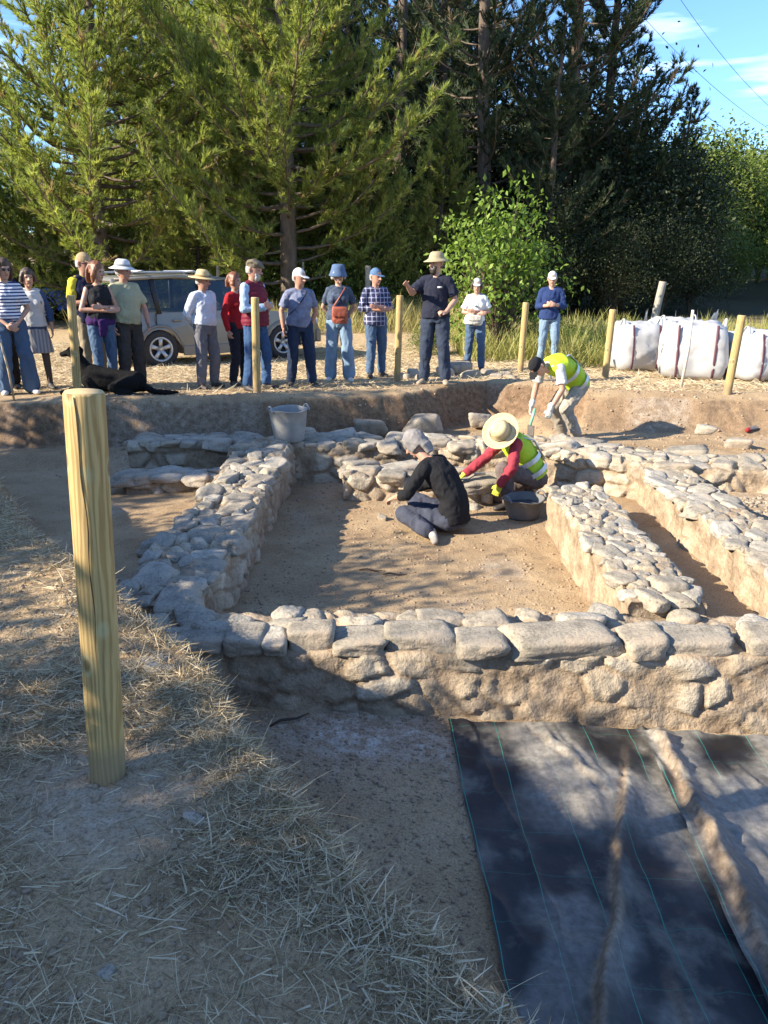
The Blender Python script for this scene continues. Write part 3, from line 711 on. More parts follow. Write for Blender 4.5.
# ------------------------------------------------------------------ bulk bags
M_BAG = simple('woven_white_plastic', (0.46, 0.455, 0.445), (0.36, 0.355, 0.345), 3, .55, .35, 90, .004)
M_STRAP = simple('maroon_webbing', (0.11, 0.035, 0.05), None, 30, .7)
M_FILM = simple('milky_film', (0.72, 0.71, 0.68), (0.58, 0.57, 0.54), 6, .3)
def bag(px, py, w, d, h, rz, seed, label):
    c = P(px, py, 0.0); c = P(px, py, H(c.x, c.y))
    root = empty('bulk_bag', (c.x, c.y + d / 2, c.z - 0.01), rz, label, 'bulk bag', 'white bulk bags of spoil')
    V, Fc = ICO3
    V = V @ np.array(Matrix.Rotation(0.3, 3, 'Z'))
    pn = (np.abs(V) ** 7).sum(1) ** (-1 / 7.)
    q = V * pn[:, None]; q = q * np.array([w / 2, d / 2, h / 2]); zz = (q[:, 2] + h / 2) / h
    bul = 1 + 0.09 * np.sin(np.pi * np.clip(zz, 0, 1)) ** 0.8 - 0.05 * zz
    q[:, 0] *= bul; q[:, 1] *= bul; q[:, 2] += h / 2
    r0 = q / np.array([w, d, h])
    k = fbm(np.stack([q[:, 0] * 3, q[:, 1] * 3, q[:, 2] * 6], 1) + seed, 4, seed)
    wr = (1 - np.abs(k) * 4).clip(0, 1) ** 2
    vf = (1 - np.abs(fbm(np.stack([q[:, 0] * 7, q[:, 1] * 7, q[:, 2] * 1.6], 1) + seed, 3, seed + 5)) * 4).clip(0, 1) ** 2
    q += V * (0.05 * fbm(q * 2.2 + seed, 3, seed + 1) + 0.032 * wr + 0.026 * vf)[:, None]
    top = zz > 0.86; q[:, 2] += top * (0.07 * fbm(q * 6 + seed, 4, seed + 2) + 0.02)
    q[:, 2] = np.maximum(q[:, 2], -0.02)
    npmesh('sack', q, Fc, M_BAG, root)
    for sx in (-1, 1):
        for sy in (-1,):
            A = Acc(); pts = []
            for i in range(12):
                z = 0.05 + (h - 0.04) * i / 11; b = 1 + 0.09 * math.sin(math.pi * min(z / h, 1)) ** 0.8 - 0.05 * z / h
                pts.append((sx * w * 0.30 * (1 + .05 * i / 11), sy * d / 2 * b * (1.0 if 1 < i < 10 else .98) - 0.022, z))
            A.loft(pts, [(0.019, 0.008)] * 12, side=(1, 0, 0), n=8); A.obj('strap', M_STRAP, root)
        A = Acc(); pts = [(sx * w * .45 + .03 * math.sin(a * 3), -d * .3 + d * .3 * a, h * .93 + 0.16 * math.sin(math.pi * a)) for a in [i / 9 for i in range(10)]]
        A.loft(pts, [(0.02, 0.008)] * 10, side=(1, 0, 0), n=8); A.obj('lifting_loop', M_BAG, root)
    # crumpled mouth of the bag
    n = 60; m = 8; vs = []; fs = []
    for j in range(m):
        for i in range(n):
            a = 2 * math.pi * i / n; t = j / (m - 1)
            e = (abs(math.cos(a)) ** 4 + abs(math.sin(a)) ** 4) ** -.25
            rr = (0.40 - 0.10 * t) * e; nzv = float(fbm(np.array([[math.cos(a) * 3, math.sin(a) * 3, t * 2 + seed]]), 3, seed)[0])
            vs.append((w * rr * (1 + .35 * nzv * t), d * rr * (1 + .35 * nzv * t), h * 0.93 + (0.15 + 0.25 * nzv) * t))
    for j in range(m - 1):
        for i in range(n): fs.append([j * n + i, j * n + (i + 1) % n, (j + 1) * n + (i + 1) % n, (j + 1) * n + i])
    npmesh('crumpled_mouth', np.array(vs), fs, M_FILM, root)
    return root
bag(640, 371, 0.76, 0.75, 0.78, R(8), 3, 'leftmost white bulk bag, fully sunlit, with one maroon strap')
bag(700, 380, 0.90, 0.9, 0.84, R(-14), 8, 'white bulk bag behind the thin rod with crumpled film at its mouth')
bag(772, 382, 0.90, 0.9, 0.72, R(6), 14, 'white bulk bag cut by the right edge behind the wooden post')
bag(676, 364, 0.8, 0.8, 0.80, R(20), 21, 'white bulk bag at the back between the two nearer ones')

# ------------------------------------------------------------------ people
def remesh(name, A, mat, parent, voxel=0.011, smooth=3, wrinkle=0.0, wscale=9, seed=0, wdir=(1, 1, 1)):
    o = A.obj(name, mat, None)
    m = o.modifiers.new('r', 'REMESH'); m.mode = 'VOXEL'; m.voxel_size = voxel; m.adaptivity = 0
    m2 = o.modifiers.new('s', 'SMOOTH'); m2.factor = 0.5; m2.iterations = smooth
    dg = bpy.context.evaluated_depsgraph_get(); me = bpy.data.meshes.new_from_object(o.evaluated_get(dg))
    o.modifiers.clear(); old = o.data; o.data = me; bpy.data.meshes.remove(old); me.name = name
    n = len(me.vertices); co = np.empty(n * 3, np.float32); me.vertices.foreach_get('co', co); co = co.reshape(-1, 3)
    if wrinkle and n:
        no = np.empty(n * 3, np.float32); me.vertices.foreach_get('normal', no); no = no.reshape(-1, 3)
        q = co * np.array(wdir) * wscale + seed * 3.1
        k = fbm(q + 1.2 * np.stack([fbm(q * .5, 2, 1), fbm(q * .5, 2, 2), fbm(q * .5, 2, 3)], 1), 3, seed)
        co = co + no * (wrinkle * ((1 - np.abs(k) * 3).clip(-1, 1)))[:, None]
        me.vertices.foreach_set('co', co.astype(np.float32).ravel()); me.update()
    me.polygons.foreach_set('use_smooth', np.ones(len(me.polygons), bool))
    if not me.materials: me.materials.append(mat)
    if parent: o.parent = parent
    return o
SKIN = simple('skin', (0.47, 0.27, 0.185), (0.40, 0.215, 0.145), 14, .5, .15, 120, .002)
SKIN_R = simple('sunburnt_skin', (0.48, 0.245, 0.165), (0.38, 0.18, 0.12), 12, .5, .15, 120, .002)
def cloth(name, c, c2=None, sc=7, r=.9): return simple(name, c, c2 or tuple(x * .78 for x in c), sc, r, .3, 260, .002, spec=.15)
def denim(name, c):
    return simple(name, c, tuple(x * .62 for x in c), 5, .9, .35, 300, .002, spec=.15, vscale=(1, 1, .5))
def striped(name, a, b, per, axis='Z', duty=.5):
    m, nt, bs = nodemat(name); bs.inputs['Roughness'].default_value = .9; bs.inputs['Specular IOR Level'].default_value = .15
    c = nt.nodes.new('ShaderNodeTexCoord'); sp = nt.nodes.new('ShaderNodeSeparateXYZ'); nt.links.new(c.outputs['Object'], sp.inputs[0])
    md = N(nt, 'ShaderNodeMath', operation='PINGPONG'); nt.links.new(sp.outputs[axis], md.inputs[0]); md.inputs[1].default_value = per / 2
    lt = N(nt, 'ShaderNodeMath', operation='LESS_THAN'); nt.links.new(md.outputs[0], lt.inputs[0]); lt.inputs[1].default_value = per / 2 * duty
    nt.links.new(mixc(nt, lt.outputs[0], a, b), bs.inputs['Base Color']); bump(nt, bs, noise_out(nt, 200, 2), .2, .002); return m
def plaid(name, a, b, c3):
    m, nt, bs = nodemat(name); bs.inputs['Roughness'].default_value = .9
    c = nt.nodes.new('ShaderNodeTexCoord'); sp = nt.nodes.new('ShaderNodeSeparateXYZ'); nt.links.new(c.outputs['Object'], sp.inputs[0])
    def ln(axis, per, wd, off=0):
        ad = N(nt, 'ShaderNodeMath', operation='ADD'); nt.links.new(sp.outputs[axis], ad.inputs[0]); ad.inputs[1].default_value = off
        md = N(nt, 'ShaderNodeMath', operation='PINGPONG'); nt.links.new(ad.outputs[0], md.inputs[0]); md.inputs[1].default_value = per / 2
        lt = N(nt, 'ShaderNodeMath', operation='LESS_THAN'); nt.links.new(md.outputs[0], lt.inputs[0]); lt.inputs[1].default_value = wd; return lt.outputs[0]
    col = mixc(nt, mixf(nt, ln('Z', .075, .016), .6), a, b); col = mixc(nt, mixf(nt, ln('Y', .075, .016), .6), col, b)
    col = mixc(nt, mixf(nt, ln('Z', .075, .004, .037), .9), col, c3); col = mixc(nt, mixf(nt, ln('Y', .075, .004, .037), .9), col, c3)
    nt.links.new(col, bs.inputs['Base Color']); return m
def hivis_mat():
    m, nt, bs = nodemat('hi_vis_yellow'); bs.inputs['Roughness'].default_value = .7
    f = noise_out(nt, 9, 3); nt.links.new(ramp(nt, f, [(.3, (.36, .50, .015)), (.7, (.46, .62, .02))]), bs.inputs['Base Color']); return m
M_HIVIS = hivis_mat(); M_REFL = simple('reflective_tape', (0.55, 0.57, 0.58), (0.45, 0.47, 0.48), 20, .35, metal=.3)
M_EYE = simple('dark_eye', (0.03, 0.02, 0.015), None, 10, .2); M_LIP = simple('lips', (0.33, 0.12, 0.10), None, 20, .5)
M_DARKLENS = simple('sunglass_lens', (0.015, 0.015, 0.018), None, 10, .12)
M_SHOE_B = simple('dark_leather', (0.05, 0.04, 0.035), None, 14, .6); M_SHOE_W = simple('white_trainer', (0.70, 0.68, 0.64), None, 14, .6)
M_SHOE_T = simple('tan_boot', (0.36, 0.28, 0.20), None, 14, .85)
BROWN_H = simple('brown_hair', (0.085, 0.05, 0.03), (0.04, 0.024, 0.015), 30, .5, .5, 60, .01, vscale=(1, 1, .2))
RED_H = simple('auburn_hair', (0.22, 0.085, 0.035), (0.12, 0.045, 0.02), 30, .45, .5, 60, .01, vscale=(1, 1, .2))
GREY_H = simple('grey_hair', (0.42, 0.40, 0.37), (0.25, 0.24, 0.22), 30, .6, .4, 60, .01)
DARK_H = simple('dark_hair', (0.03, 0.022, 0.016), None, 30, .5, .4, 60, .01)
POSES = {
 'down':   (((-.03, 1.14), .245, (.03, .90), .26),) * 2,
}
def V3(x, y, z): return Vector((x, y, z))
def hand(A, w, d, palm_n, side, curl=0.6, s=1.0, spread=1.0):
    """w wrist point, d direction of the hand, palm_n palm normal, side +1/-1 gives the thumb side"""
    d = d.normalized(); pn = (palm_n - d * palm_n.dot(d)).normalized(); ac = d.cross(pn) * side   # across, towards the thumb
    A.loft([w - d * .02 * s, w + d * .02 * s, w + d * .055 * s, w + d * .088 * s], [(.023 * s, .019 * s), (.034 * s, .017 * s), (.040 * s, .016 * s), (.037 * s, .013 * s)], side=ac, n=10)
    for i, (ln, off) in enumerate(((.072, .030), (.080, .011), (.074, -.009), (.058, -.028))):
        b = w + d * .084 * s + ac * off * s
        d1 = (d * math.cos(curl * .7) + pn * math.sin(curl * .7) + ac * off * 1.5 * spread).normalized()
        d2 = (d * math.cos(curl * 1.9) + pn * math.sin(curl * 1.9)).normalized()
        m = b + d1 * ln * .5 * s; e = m + d2 * ln * .5 * s
        A.cone(b, m, .0088 * s, .008 * s, n=8, q=2); A.cone(m, e, .008 * s, .0068 * s, n=8, q=2)
    b = w + d * .025 * s + ac * .028 * s; m = b + (d * .7 + ac * .65 + pn * .25).normalized() * .036 * s; e = m + (d * .95 + pn * .35).normalized() * .028 * s
    A.cone(b, m, .0115 * s, .0095 * s, n=8, q=2); A.cone(m, e, .0095 * s, .0078 * s, n=8, q=2)
def frame_of(fwd, up):
    f = Vector(fwd).normalized(); u = Vector(up); u = (u - f * u.dot(f)).normalized(); l = u.cross(f); return f, l, u
def head(A, c, f, l, u, s=1.0, nose=1.0):
    """c = chin-height point at the neck axis"""
    prof = [(-.005, .048, .030, .030), (.012, .038, .055, .046), (.04, .026, .074, .058), (.075, .014, .088, .067), (.115, .004, .096, .073), (.15, -.002, .099, .0765), (.185, -.006, .092, .071), (.212, -.008, .070, .055), (.230, -.008, .036, .028), (.234, -.008, .01, .008)]
    A.loft([c + u * (h * s) + f * (o * s) for h, o, _, _ in prof], [(d * s, w * s) for _, _, d, w in prof], side=f, n=18)
    p = lambda a, b_, h: c + f * (a * s) + l * (b_ * s) + u * (h * s)
    A.cone(p(.095, 0, .118), p(.119 + .006 * nose, 0, .083), .009 * s, .0145 * s, n=8, q=2)
    A.cone(p(.100, -.012, .082), p(.100, .012, .082), .011 * s, .011 * s, n=8, q=2)
    A.cone(p(.090, -.036, .137), p(.094, 0, .134), .010 * s, .011 * s, n=8, q=2); A.cone(p(.090, .036, .137), p(.094, 0, .134), .010 * s, .011 * s, n=8, q=2)
    A.cone(p(.080, -.02, .048), p(.080, .02, .048), .014 * s, .014 * s, n=8, q=2)
    A.cone(p(.074, 0, .012), p(.078, 0, .012), .018 * s, .018 * s, n=8, q=2)
    for sd in (-1, 1):
        A.loft([p(-.012, sd * .072, .078), p(-.018, sd * .083, .10), p(-.022, sd * .086, .125), p(-.016, sd * .078, .14)], [(.010 * s, .006 * s), (.016 * s, .007 * s), (.019 * s, .007 * s), (.010 * s, .005 * s)], side=f, n=8)
def hatprof(kind, s=1.0):
    return {
     'straw': [(.001, .125), (.04, .127), (.066, .118), (.080, .09), (.088, .03), (.095, .012), (.15, .004), (.19, -.004), (.192, .0), (.15, .010), (.10, .019), (.09, .03)],
     'sun': [(.001, .118), (.05, .116), (.078, .095), (.090, .05), (.097, .018), (.13, .0), (.165, -.018), (.167, -.013), (.13, .006), (.10, .024)],
     'wide': [(.001, .128), (.035, .138), (.068, .130), (.083, .095), (.092, .03), (.100, .012), (.14, .002), (.165, .008), (.180, .020), (.182, .026), (.165, .016), (.14, .010), (.105, .022)],
     'bucket': [(.001, .112), (.06, .112), (.083, .100), (.090, .06), (.099, .015), (.118, -.03), (.135, -.062), (.137, -.058), (.119, -.024), (.10, .02)],
    }[kind]
def person(label, foot, s, heading, P_):
    """P_: dict of pose and look; local frame x forward, y left, z up, metres for a 1.75 m figure, scaled by s"""
    root = empty('person', foot, heading, label, 'person')
    root.scale = (s, s, s); HS = 1.07
    J = dict(P_.get('J', {}))
    hipz = J.get('hipz', .93); px_ = J.get('pelvis', V3(0, 0, .97)); chest = J.get('chest', V3(0.0, 0, 1.30)); neck = J.get('neck', V3(-.01, 0, 1.47)); chin = J.get('chin', V3(.005, 0, 1.52))
    mid = J.get('mid', px_.lerp(chest, .45) + V3(.01, 0, 0))
    hd = R(P_.get('turn', 0)); nod = R(P_.get('nod', 0))
    hf = J.get('hf', V3(math.cos(hd) * math.cos(nod), math.sin(hd) * math.cos(nod), -math.sin(nod)))
    hu = J.get('hu', V3(math.sin(nod) * math.cos(hd), math.sin(nod) * math.sin(hd), math.cos(nod)))
    f, l, u = frame_of(hf, hu)
    fat = P_.get('fat', 0.0); wm = P_.get('woman', False); sw = .140 if wm else .165
    tilt_l = J.get('left', V3(0, 1, 0))            # torso's left direction
    shl = [J.get('shL', neck.lerp(chest, .36) + tilt_l * sw), J.get('shR', neck.lerp(chest, .36) - tilt_l * sw)]
    arms = P_['arms']                              # ((elbowL, wristL), (elbowR, wristR))
    hips = [px_ + tilt_l * .092 + V3(0, 0, -.03), px_ - tilt_l * .092 + V3(0, 0, -.03)]
    jr = random.Random(label); ja, jb = jr.uniform(-.07, .07), jr.uniform(0, .05); jd = jr.choice((0, 1))
    legs = P_.get('legs') or ((V3(.025 + ja * .5 + .03 * jd, .105 + jb * .6, .50), V3(-.015 + ja, .115 + jb, .085)), (V3(.025 - ja * .5 + .03 * (1 - jd), -.105 - jb * .6, .50), V3(-.015 - ja, -.115 - jb, .085)))
    if not J: px_ = px_ + V3(0, jr.uniform(-.03, .03), 0); chest = chest + V3(jr.uniform(-.02, .01), jr.uniform(-.015, .015), 0); mid = px_.lerp(chest, .45) + V3(.01, 0, 0)
    toes = P_.get('toes') or (V3(1, .25, 0), V3(1, -.25, 0))
    skin = P_.get('skin', SKIN)
    # ---- body: one continuous surface
    B = Acc()
    up = (chest - px_).normalized(); fw_ = tilt_l.cross(up).normalized()
    g = 1.0 if not wm else .92
    B.loft([px_ - up * .10, px_, mid, chest, neck.lerp(chest, .35), neck], [(.14, .10), (.165 + .3 * fat, .115 + .4 * fat), (.135 * g + .5 * fat, .10 + .8 * fat), (.16 * g + .3 * fat, .115 + .4 * fat), (.135 * g, .085), (.06, .06)], side=tilt_l, n=16)
    B.cone(neck - up * .03, chin + u * .05 - f * .005, .060 if not wm else .05, .056 if not wm else .047, n=12)
    head(B, chin - f * .01, f, l, u, HS, 1.0)
    for i in (0, 1):
        sh, (el, wr) = shl[i], arms[i]; sd = 1 if i == 0 else -1
        th = 1.0 if not wm else .84
        B.cone(neck.lerp(chest, .3) + tilt_l * sd * .05, sh, .065 * th, .055 * th, n=12); B.cone(sh, el, .054 * th, .041 * th, n=12); 
        mfa = el.lerp(wr, .3); B.cone(el, mfa, .041 * th, .041 * th, n=12); B.cone(mfa, wr, .041 * th, .028 * th, n=12)
        hdv = P_.get('hands', {}).get(i) or ((wr - el).normalized(), V3(0, -sd, 0) if abs((wr - el).normalized().z) > .6 else V3(-.3, 0, -1), .6)
        hdir, pn, curl = hdv
        hand(B, wr, Vector(hdir), Vector(pn), sd if (Vector(hdir).normalized().cross(Vector(pn))).dot(V3(1, 0, .3)) * sd > 0 else -sd, curl)
        hp, (kn, an) = hips[i], legs[i]
        B.cone(hp, kn, .085 if not wm else .088, .055, n=12); mc = kn.lerp(an, .3) + V3(-.01, 0, 0); B.cone(kn, mc, .053, .055, n=12); B.cone(mc, an, .055, .036, n=12)
        t = Vector(toes[i]).normalized(); uv_ = Vector(P_.get('soleup', {}).get(i, V3(0, 0, 1))).normalized(); B.cone(an - uv_ * .03, an + t * .12 - uv_ * .05, .032, .022, n=10)
    remesh('body', B, skin, root, .0085, 2)
    # ---- top
    T = P_['top']; slv = T.get('sleeve', 'short'); k = T.get('loose', .012)
    if T.get('mat'):
        C = Acc(); hem = T.get('hem', -.06)
        low = px_ + up * hem
        C.loft([low, low.lerp(mid, .5), mid, chest, neck.lerp(chest, .45), neck.lerp(chest, .12)],
               [(.172 + .3 * fat + k, .128 + .4 * fat + k), (.165 + .45 * fat + k, .125 + .65 * fat + k), (.142 * g + .5 * fat + k, .108 + .8 * fat + k), (.165 * g + .3 * fat + k, .122 + .4 * fat + k), (.145 * g + k, .098 + k), (.07 + k * .3, .068 + k * .3)], side=tilt_l, n=18)
        if wm: 
            for sd in (-1, 1): C.ell(chest + tilt_l * (sd * .075) + fw_ * .078 - up * .03, .07, .07, .075)
        for i in (0, 1):
            sh, (el, wr) = shl[i], arms[i]; sd = 1 if i == 0 else -1; th = 1.0 if not wm else .86
            if slv == 'none':
                C.cone(neck.lerp(chest, .32) + tilt_l * sd * .07, neck.lerp(chest, .3) + tilt_l * sd * .125, .052, .045, n=12); continue
            C.cone(neck.lerp(chest, .30) + tilt_l * sd * .05, sh, .068 * th + k * .4, .057 * th + k * .5, n=12)
            if slv == 'short': C.loft([sh, sh.lerp(el, .4), sh.lerp(el, .74), sh.lerp(el, .77)], [.056 * th + k * .5, .055 * th + k * .8, .056 * th + k * 1.1, .052 * th + k], n=14)
            else:
                C.cone(sh, el, .056 * th + k * .6, .048 * th + k * .6, n=12)
                e2 = el.lerp(wr, .92 if slv == 'long' else .45); C.cone(el, e2, .050 * th + k * .6, .037 * th + k * .5, n=12)
        remesh(T.get('name', 'shirt'), C, T['mat'], root, .011, 3, T.get('wr', .010), 11, sum(map(ord, label)) % 50, (1, 1, .8))
    V_ = P_.get('vest')
    if V_:
        C = Acc(); k2 = k + .018; low = px_ + up * V_.get('hem', -.02)
        C.loft([low, mid, chest, neck.lerp(chest, .40), neck.lerp(chest, .10)],
               [(.176 + .3 * fat + k2, .13 + .4 * fat + k2), (.152 * g + .5 * fat + k2, .115 + .8 * fat + k2), (.170 * g + .3 * fat + k2, .125 + .4 * fat + k2), (.150 * g + k2, .10 + k2), (.082, .08)], side=tilt_l, n=18)
        if wm:
            for sd in (-1, 1): C.ell(chest + tilt_l * (sd * .07) + fw_ * .104 - up * .03, .07, .07, .075)
        for sd in (-1, 1): C.cone(neck.lerp(chest, .28) + tilt_l * sd * .07, neck.lerp(chest, .33) + tilt_l * sd * (sw - .025), .068 + k2 * .3, .060 + k2 * .3, n=12)
        vo = remesh(V_.get('name', 'vest'), C, V_['mat'], root, .012, 3, V_.get('wr', .006), 9, 4)
        if V_.get('quilt'):
            me = vo.data; n = len(me.vertices); co = np.empty(n * 3, np.float32); no = co.copy(); me.vertices.foreach_get('co', co); me.vertices.foreach_get('normal', no)
            co = co.reshape(-1, 3); no = no.reshape(-1, 3); co += no * (.009 * np.abs(np.sin(co[:, 2] * math.pi / .062)))[:, None]; me.vertices.foreach_set('co', co.ravel()); me.update()
        if V_.get('tape'):
            for t_ in V_['tape']:
                c0 = px_.lerp(chest, t_); k3 = k2 + .012
                C = Acc(); rr = (.168 * g + k3 + .02, .125 + k3 + .02)
                C.loft([c0 - up * .027, c0 + up * .027], [rr, rr], side=tilt_l, n=28, caps=False); C.obj('reflective_band', M_REFL, root)
            for sd in (-1, 1):
                C = Acc(); pts = [px_.lerp(chest, .35) + tilt_l * sd * .10 - fw_ * (.125 + k2 + .02), chest + tilt_l * sd * .10 - fw_ * (.125 + k2 + .014), neck.lerp(chest, .3) + tilt_l * sd * .10 - fw_ * .10, neck.lerp(chest, .1) + tilt_l * sd * .10 + up * .045]
                C.loft(pts, [(.025, .008)] * 4, side=tilt_l, n=8); C.obj('reflective_band', M_REFL, root)
    # ---- legs
    G = P_['legs_wear']; kl = G.get('loose', .012)
    if G['kind'] == 'trousers':
        C = Acc(); wide = G.get('wide', 0)
        C.loft([px_ - up * .12, px_ - up * .03, px_ + up * .07], [(.15, .115), (.178 + .25 * fat, .128 + .3 * fat), (.158 + .4 * fat, .115 + .55 * fat)], side=tilt_l, n=16)
        for i in (0, 1):
            hp, (kn, an) = hips[i], legs[i]
            C.cone(hp, kn, .097 + kl * .4, .062 + kl + wide * .4, n=12); C.cone(kn, kn.lerp(an, .93), .062 + kl + wide * .4, .050 + kl + wide, n=12)
        remesh(G.get('name', 'trousers'), C, G['mat'], root, .011, 3, .012, 10, sum(map(ord, label)) % 41, (1, 1, .7))
    else:
        C = Acc(); C.loft([px_ + up * .08, px_, V3(px_.x, 0, .72), V3(px_.x, 0, .56)], [(.14, .10), (.175, .125), (.21, .165), (.24, .19)], side=tilt_l, n=20)
        remesh('skirt', C, G['mat'], root, .011, 3, .012, 9, 3, (1, 1, .2))
        if G.get('tights'):
            C = Acc()
            for i in (0, 1): hp, (kn, an) = hips[i], legs[i]; C.cone(hp, kn, .088, .058, n=12); C.cone(kn, an, .058, .041, n=12)
            remesh('tights', C, G['tights'], root, .011, 2)
    for i in (0, 1):
        an = legs[i][1]; t = Vector(toes[i]).normalized(); upv = P_.get('soleup', {}).get(i, V3(0, 0, 1)); C = Acc()
        upv = Vector(upv).normalized()
        heel = an - t * .045 - upv * .045; C.loft([heel - t * .025, heel, heel + t * .09 - upv * .0, heel + t * .17 - upv * .008, heel + t * .225 - upv * .012, heel + t * .245 - upv * .014], [(.022, .022), (.040, .042), (.042, .044), (.047, .032), (.036, .026), (.012, .012)], side=t.cross(upv), n=12)
        C.cone(an - upv * .02, an + upv * .02, .046, .042, n=10)
        sm = P_.get('shoes', M_SHOE_B); so = remesh('shoe', C, sm, root, .010, 2)
    # ---- head wear, hair, face
    cr = chin - f * .01 + u * (.13 * HS) - f * .004
    Mh = Matrix((( f.x, l.x, u.x), (f.y, l.y, u.y), (f.z, l.z, u.z)))
    M4 = Matrix.Translation(cr) @ Mh.to_4x4()
    p = lambda a, b_, h: chin - f * .01 + (f * a + l * b_ + u * h) * HS
    E = Acc()
    if P_.get('glasses'):
        for sd in (-1, 1): E.ell(p(.098, sd * .033, .117), .007, .027, .020, Mh, 10, 6)
        E.cone(p(.092, -.066, .122), p(.0, -.082, .125), .004, .004, n=6, q=2); E.cone(p(.092, .066, .122), p(.0, .082, .125), .004, .004, n=6, q=2); E.cone(p(.103, -.012, .122), p(.103, .012, .122), .004, .004, n=6, q=2)
        E.obj('sunglasses', M_DARKLENS, root)
    else:
        for sd in (-1, 1): E.ell(p(.088, sd * .033, .118), .009, .014, .008, Mh, 8, 6)
        E.obj('eyes', M_EYE, root)
    E = Acc(); E.ell(p(.094, 0, .047), .006, .024, .007, Mh, 10, 6); E.obj('mouth', M_LIP, root)
    hr = P_.get('hair')
    if hr:
        hm, ln = hr; C = Acc()
        if P_.get('hat'):
            C.loft([p(-.03, 0, .055), p(-.026, 0, .10), p(-.024, 0, .135), p(-.022, 0, .155)], [(.066, .074), (.085, .081), (.088, .080), (.06, .06)], side=f, n=16)
        else: C.loft([p(-.025, 0, .085), p(-.020, 0, .13), p(-.003, 0, .172), p(0, 0, .205), p(-.004, 0, .232), p(-.006, 0, .250)], [(.080, .080), (.098, .087), (.108, .087), (.101, .079), (.068, .056), (.02, .02)], side=f, n=16)
        if ln > 0:
            for sd in (-1, 1):
                C.loft([p(.035, sd * .052, .205), p(.030, sd * .082, .14), p(.015, sd * .088, .06), p(.012, sd * .085, .09 - ln), ], [(.03, .022), (.042, .024), (.040, .028), (.018, .014)], side=f, n=10)
            C.loft([p(-.05, 0, .2), p(-.088, 0, .12), p(-.092, 0, .03), p(-.085, 0, .08 - ln)], [(.08, .035), (.085, .035), (.080, .035), (.05, .02)], side=l, n=12)
        remesh('hair', C, hm, root, .009, 2, .004, 30, 2, (1, 1, .15))
    if P_.get('beard'):
        C = Acc(); C.loft([p(.058, 0, .075), p(.068, 0, .04), p(.062, 0, .0), p(.055, 0, -.03)], [(.066, .030), (.058, .038), (.045, .036), (.015, .015)], side=l, n=14)
        remesh('beard', C, P_['beard'], root, .008, 2, .003, 30)
    ht = P_.get('hat')
    if ht:
        kind, hm = ht[0], ht[1]
        if kind == 'cap':
            C = Acc(); C.loft([p(-.006, 0, .135), p(-.006, 0, .165), p(-.008, 0, .205), p(-.008, 0, .238), p(-.008, 0, .25)], [(.106, .085), (.107, .086), (.093, .076), (.05, .042), (.01, .01)], side=f, n=18)
            C.loft([p(.07, 0, .148), p(.12, 0, .140), p(.165, 0, .128), p(.178, 0, .124)], [(.075, .008), (.076, .007), (.062, .006), (.03, .005)], side=l, n=12)
            remesh('cap', C, hm, root, .0075, 2)
        elif kind == 'flat':
            C = Acc(); C.loft([p(-.075, 0, .15), p(-.06, 0, .19), p(0, 0, .215), p(.07, 0, .195), p(.13, 0, .155)], [(.07, .035), (.095, .04), (.10, .038), (.095, .03), (.05, .012)], side=l, n=16)
            C.loft([p(-.006, 0, .135), p(-.006, 0, .18)], [(.107, .086), (.11, .088)], side=f, n=16)
            remesh('cap', C, hm, root, .0085, 2)
        elif kind == 'scarf':
            C = Acc(); C.loft([p(-.03, 0, .05), p(-.02, 0, .10), p(-.01, 0, .15), p(-.01, 0, .20), p(-.01, 0, .25)], [(.10, .098), (.115, .103), (.122, .104), (.104, .088), (.02, .02)], side=f, n=16)
            C.loft([p(-.07, 0, .09), p(-.10, 0, .03), p(-.09, 0, -.05)], [(.08, .04), (.075, .04), (.05, .03)], side=l, n=12)
            C.loft([p(.09, -.03, .15), p(.03, -.095, .14), p(-.07, -.06, .11)], [(.02, .02), (.022, .016), (.02, .02)], side=u, n=8)
            remesh('head_scarf', C, hm, root, .008, 2, .006, 16, 5)
        else:
            C = Acc(); off = .02; pr = [(r_ * (1.0 if r_ > .11 else 1.06), z_) for r_, z_ in hatprof(kind)]
            C.lathe(pr, 30, M4 @ Matrix.Translation((0, 0, off)) @ Matrix.Scale(1.14, 4, (1, 0, 0)) @ Matrix.Scale(1.06, 4, (0, 1, 0)))
            ho = C.obj('hat', hm, root)
            if len(ht) > 2:
                C = Acc(); C.lathe([(.0985, .022), (.101, .024), (.0985, .05), (.096, .05)], 30, M4 @ Matrix.Translation((0, 0, off)) @ Matrix.Scale(1.17, 4, (1, 0, 0)) @ Matrix.Scale(1.09, 4, (0, 1, 0))); C.obj('hat_band', ht[2], root)
    return root, dict(px=px_, chest=chest, neck=neck, mid=mid, shl=shl, up=up, fw=fw_, arms=arms)
def place(px, foot_y, top_y, extra=0.0):
    b = P(px, foot_y, 0)
    for _ in range(4): b = P(px, foot_y, H(b.x, b.y))
    t = PY(px, top_y, b.y)
    return Vector((b.x, b.y, b.z)), (t.z - b.z) / (1.765 + extra)
def A_(eL, wL, eR, wR): return ((V3(*eL), V3(*wL)), (V3(*eR), V3(*wR)))
A_down = A_((-.03, .25, 1.14), (.04, .25, .89), (-.03, -.25, 1.14), (.04, -.25, .89))
A_cross = A_((.0, .25, 1.15), (.215, -.03, 1.17), (.0, -.25, 1.14), (.20, .06, 1.12))
H_cross = {0: (V3(.25, -1, .1), V3(-1, 0, 0), .3), 1: (V3(.25, 1, .15), V3(-1, 0, 0), .3)}
A_clasp = A_((-.02, .245, 1.13), (.17, .06, .94), (-.02, -.245, 1.13), (.17, -.05, .93))
H_clasp = {0: (V3(.5, -.8, -.4), V3(-.8, -.3, 0), .8), 1: (V3(.5, .7, -.5), V3(-.8, .3, 0), .8)}
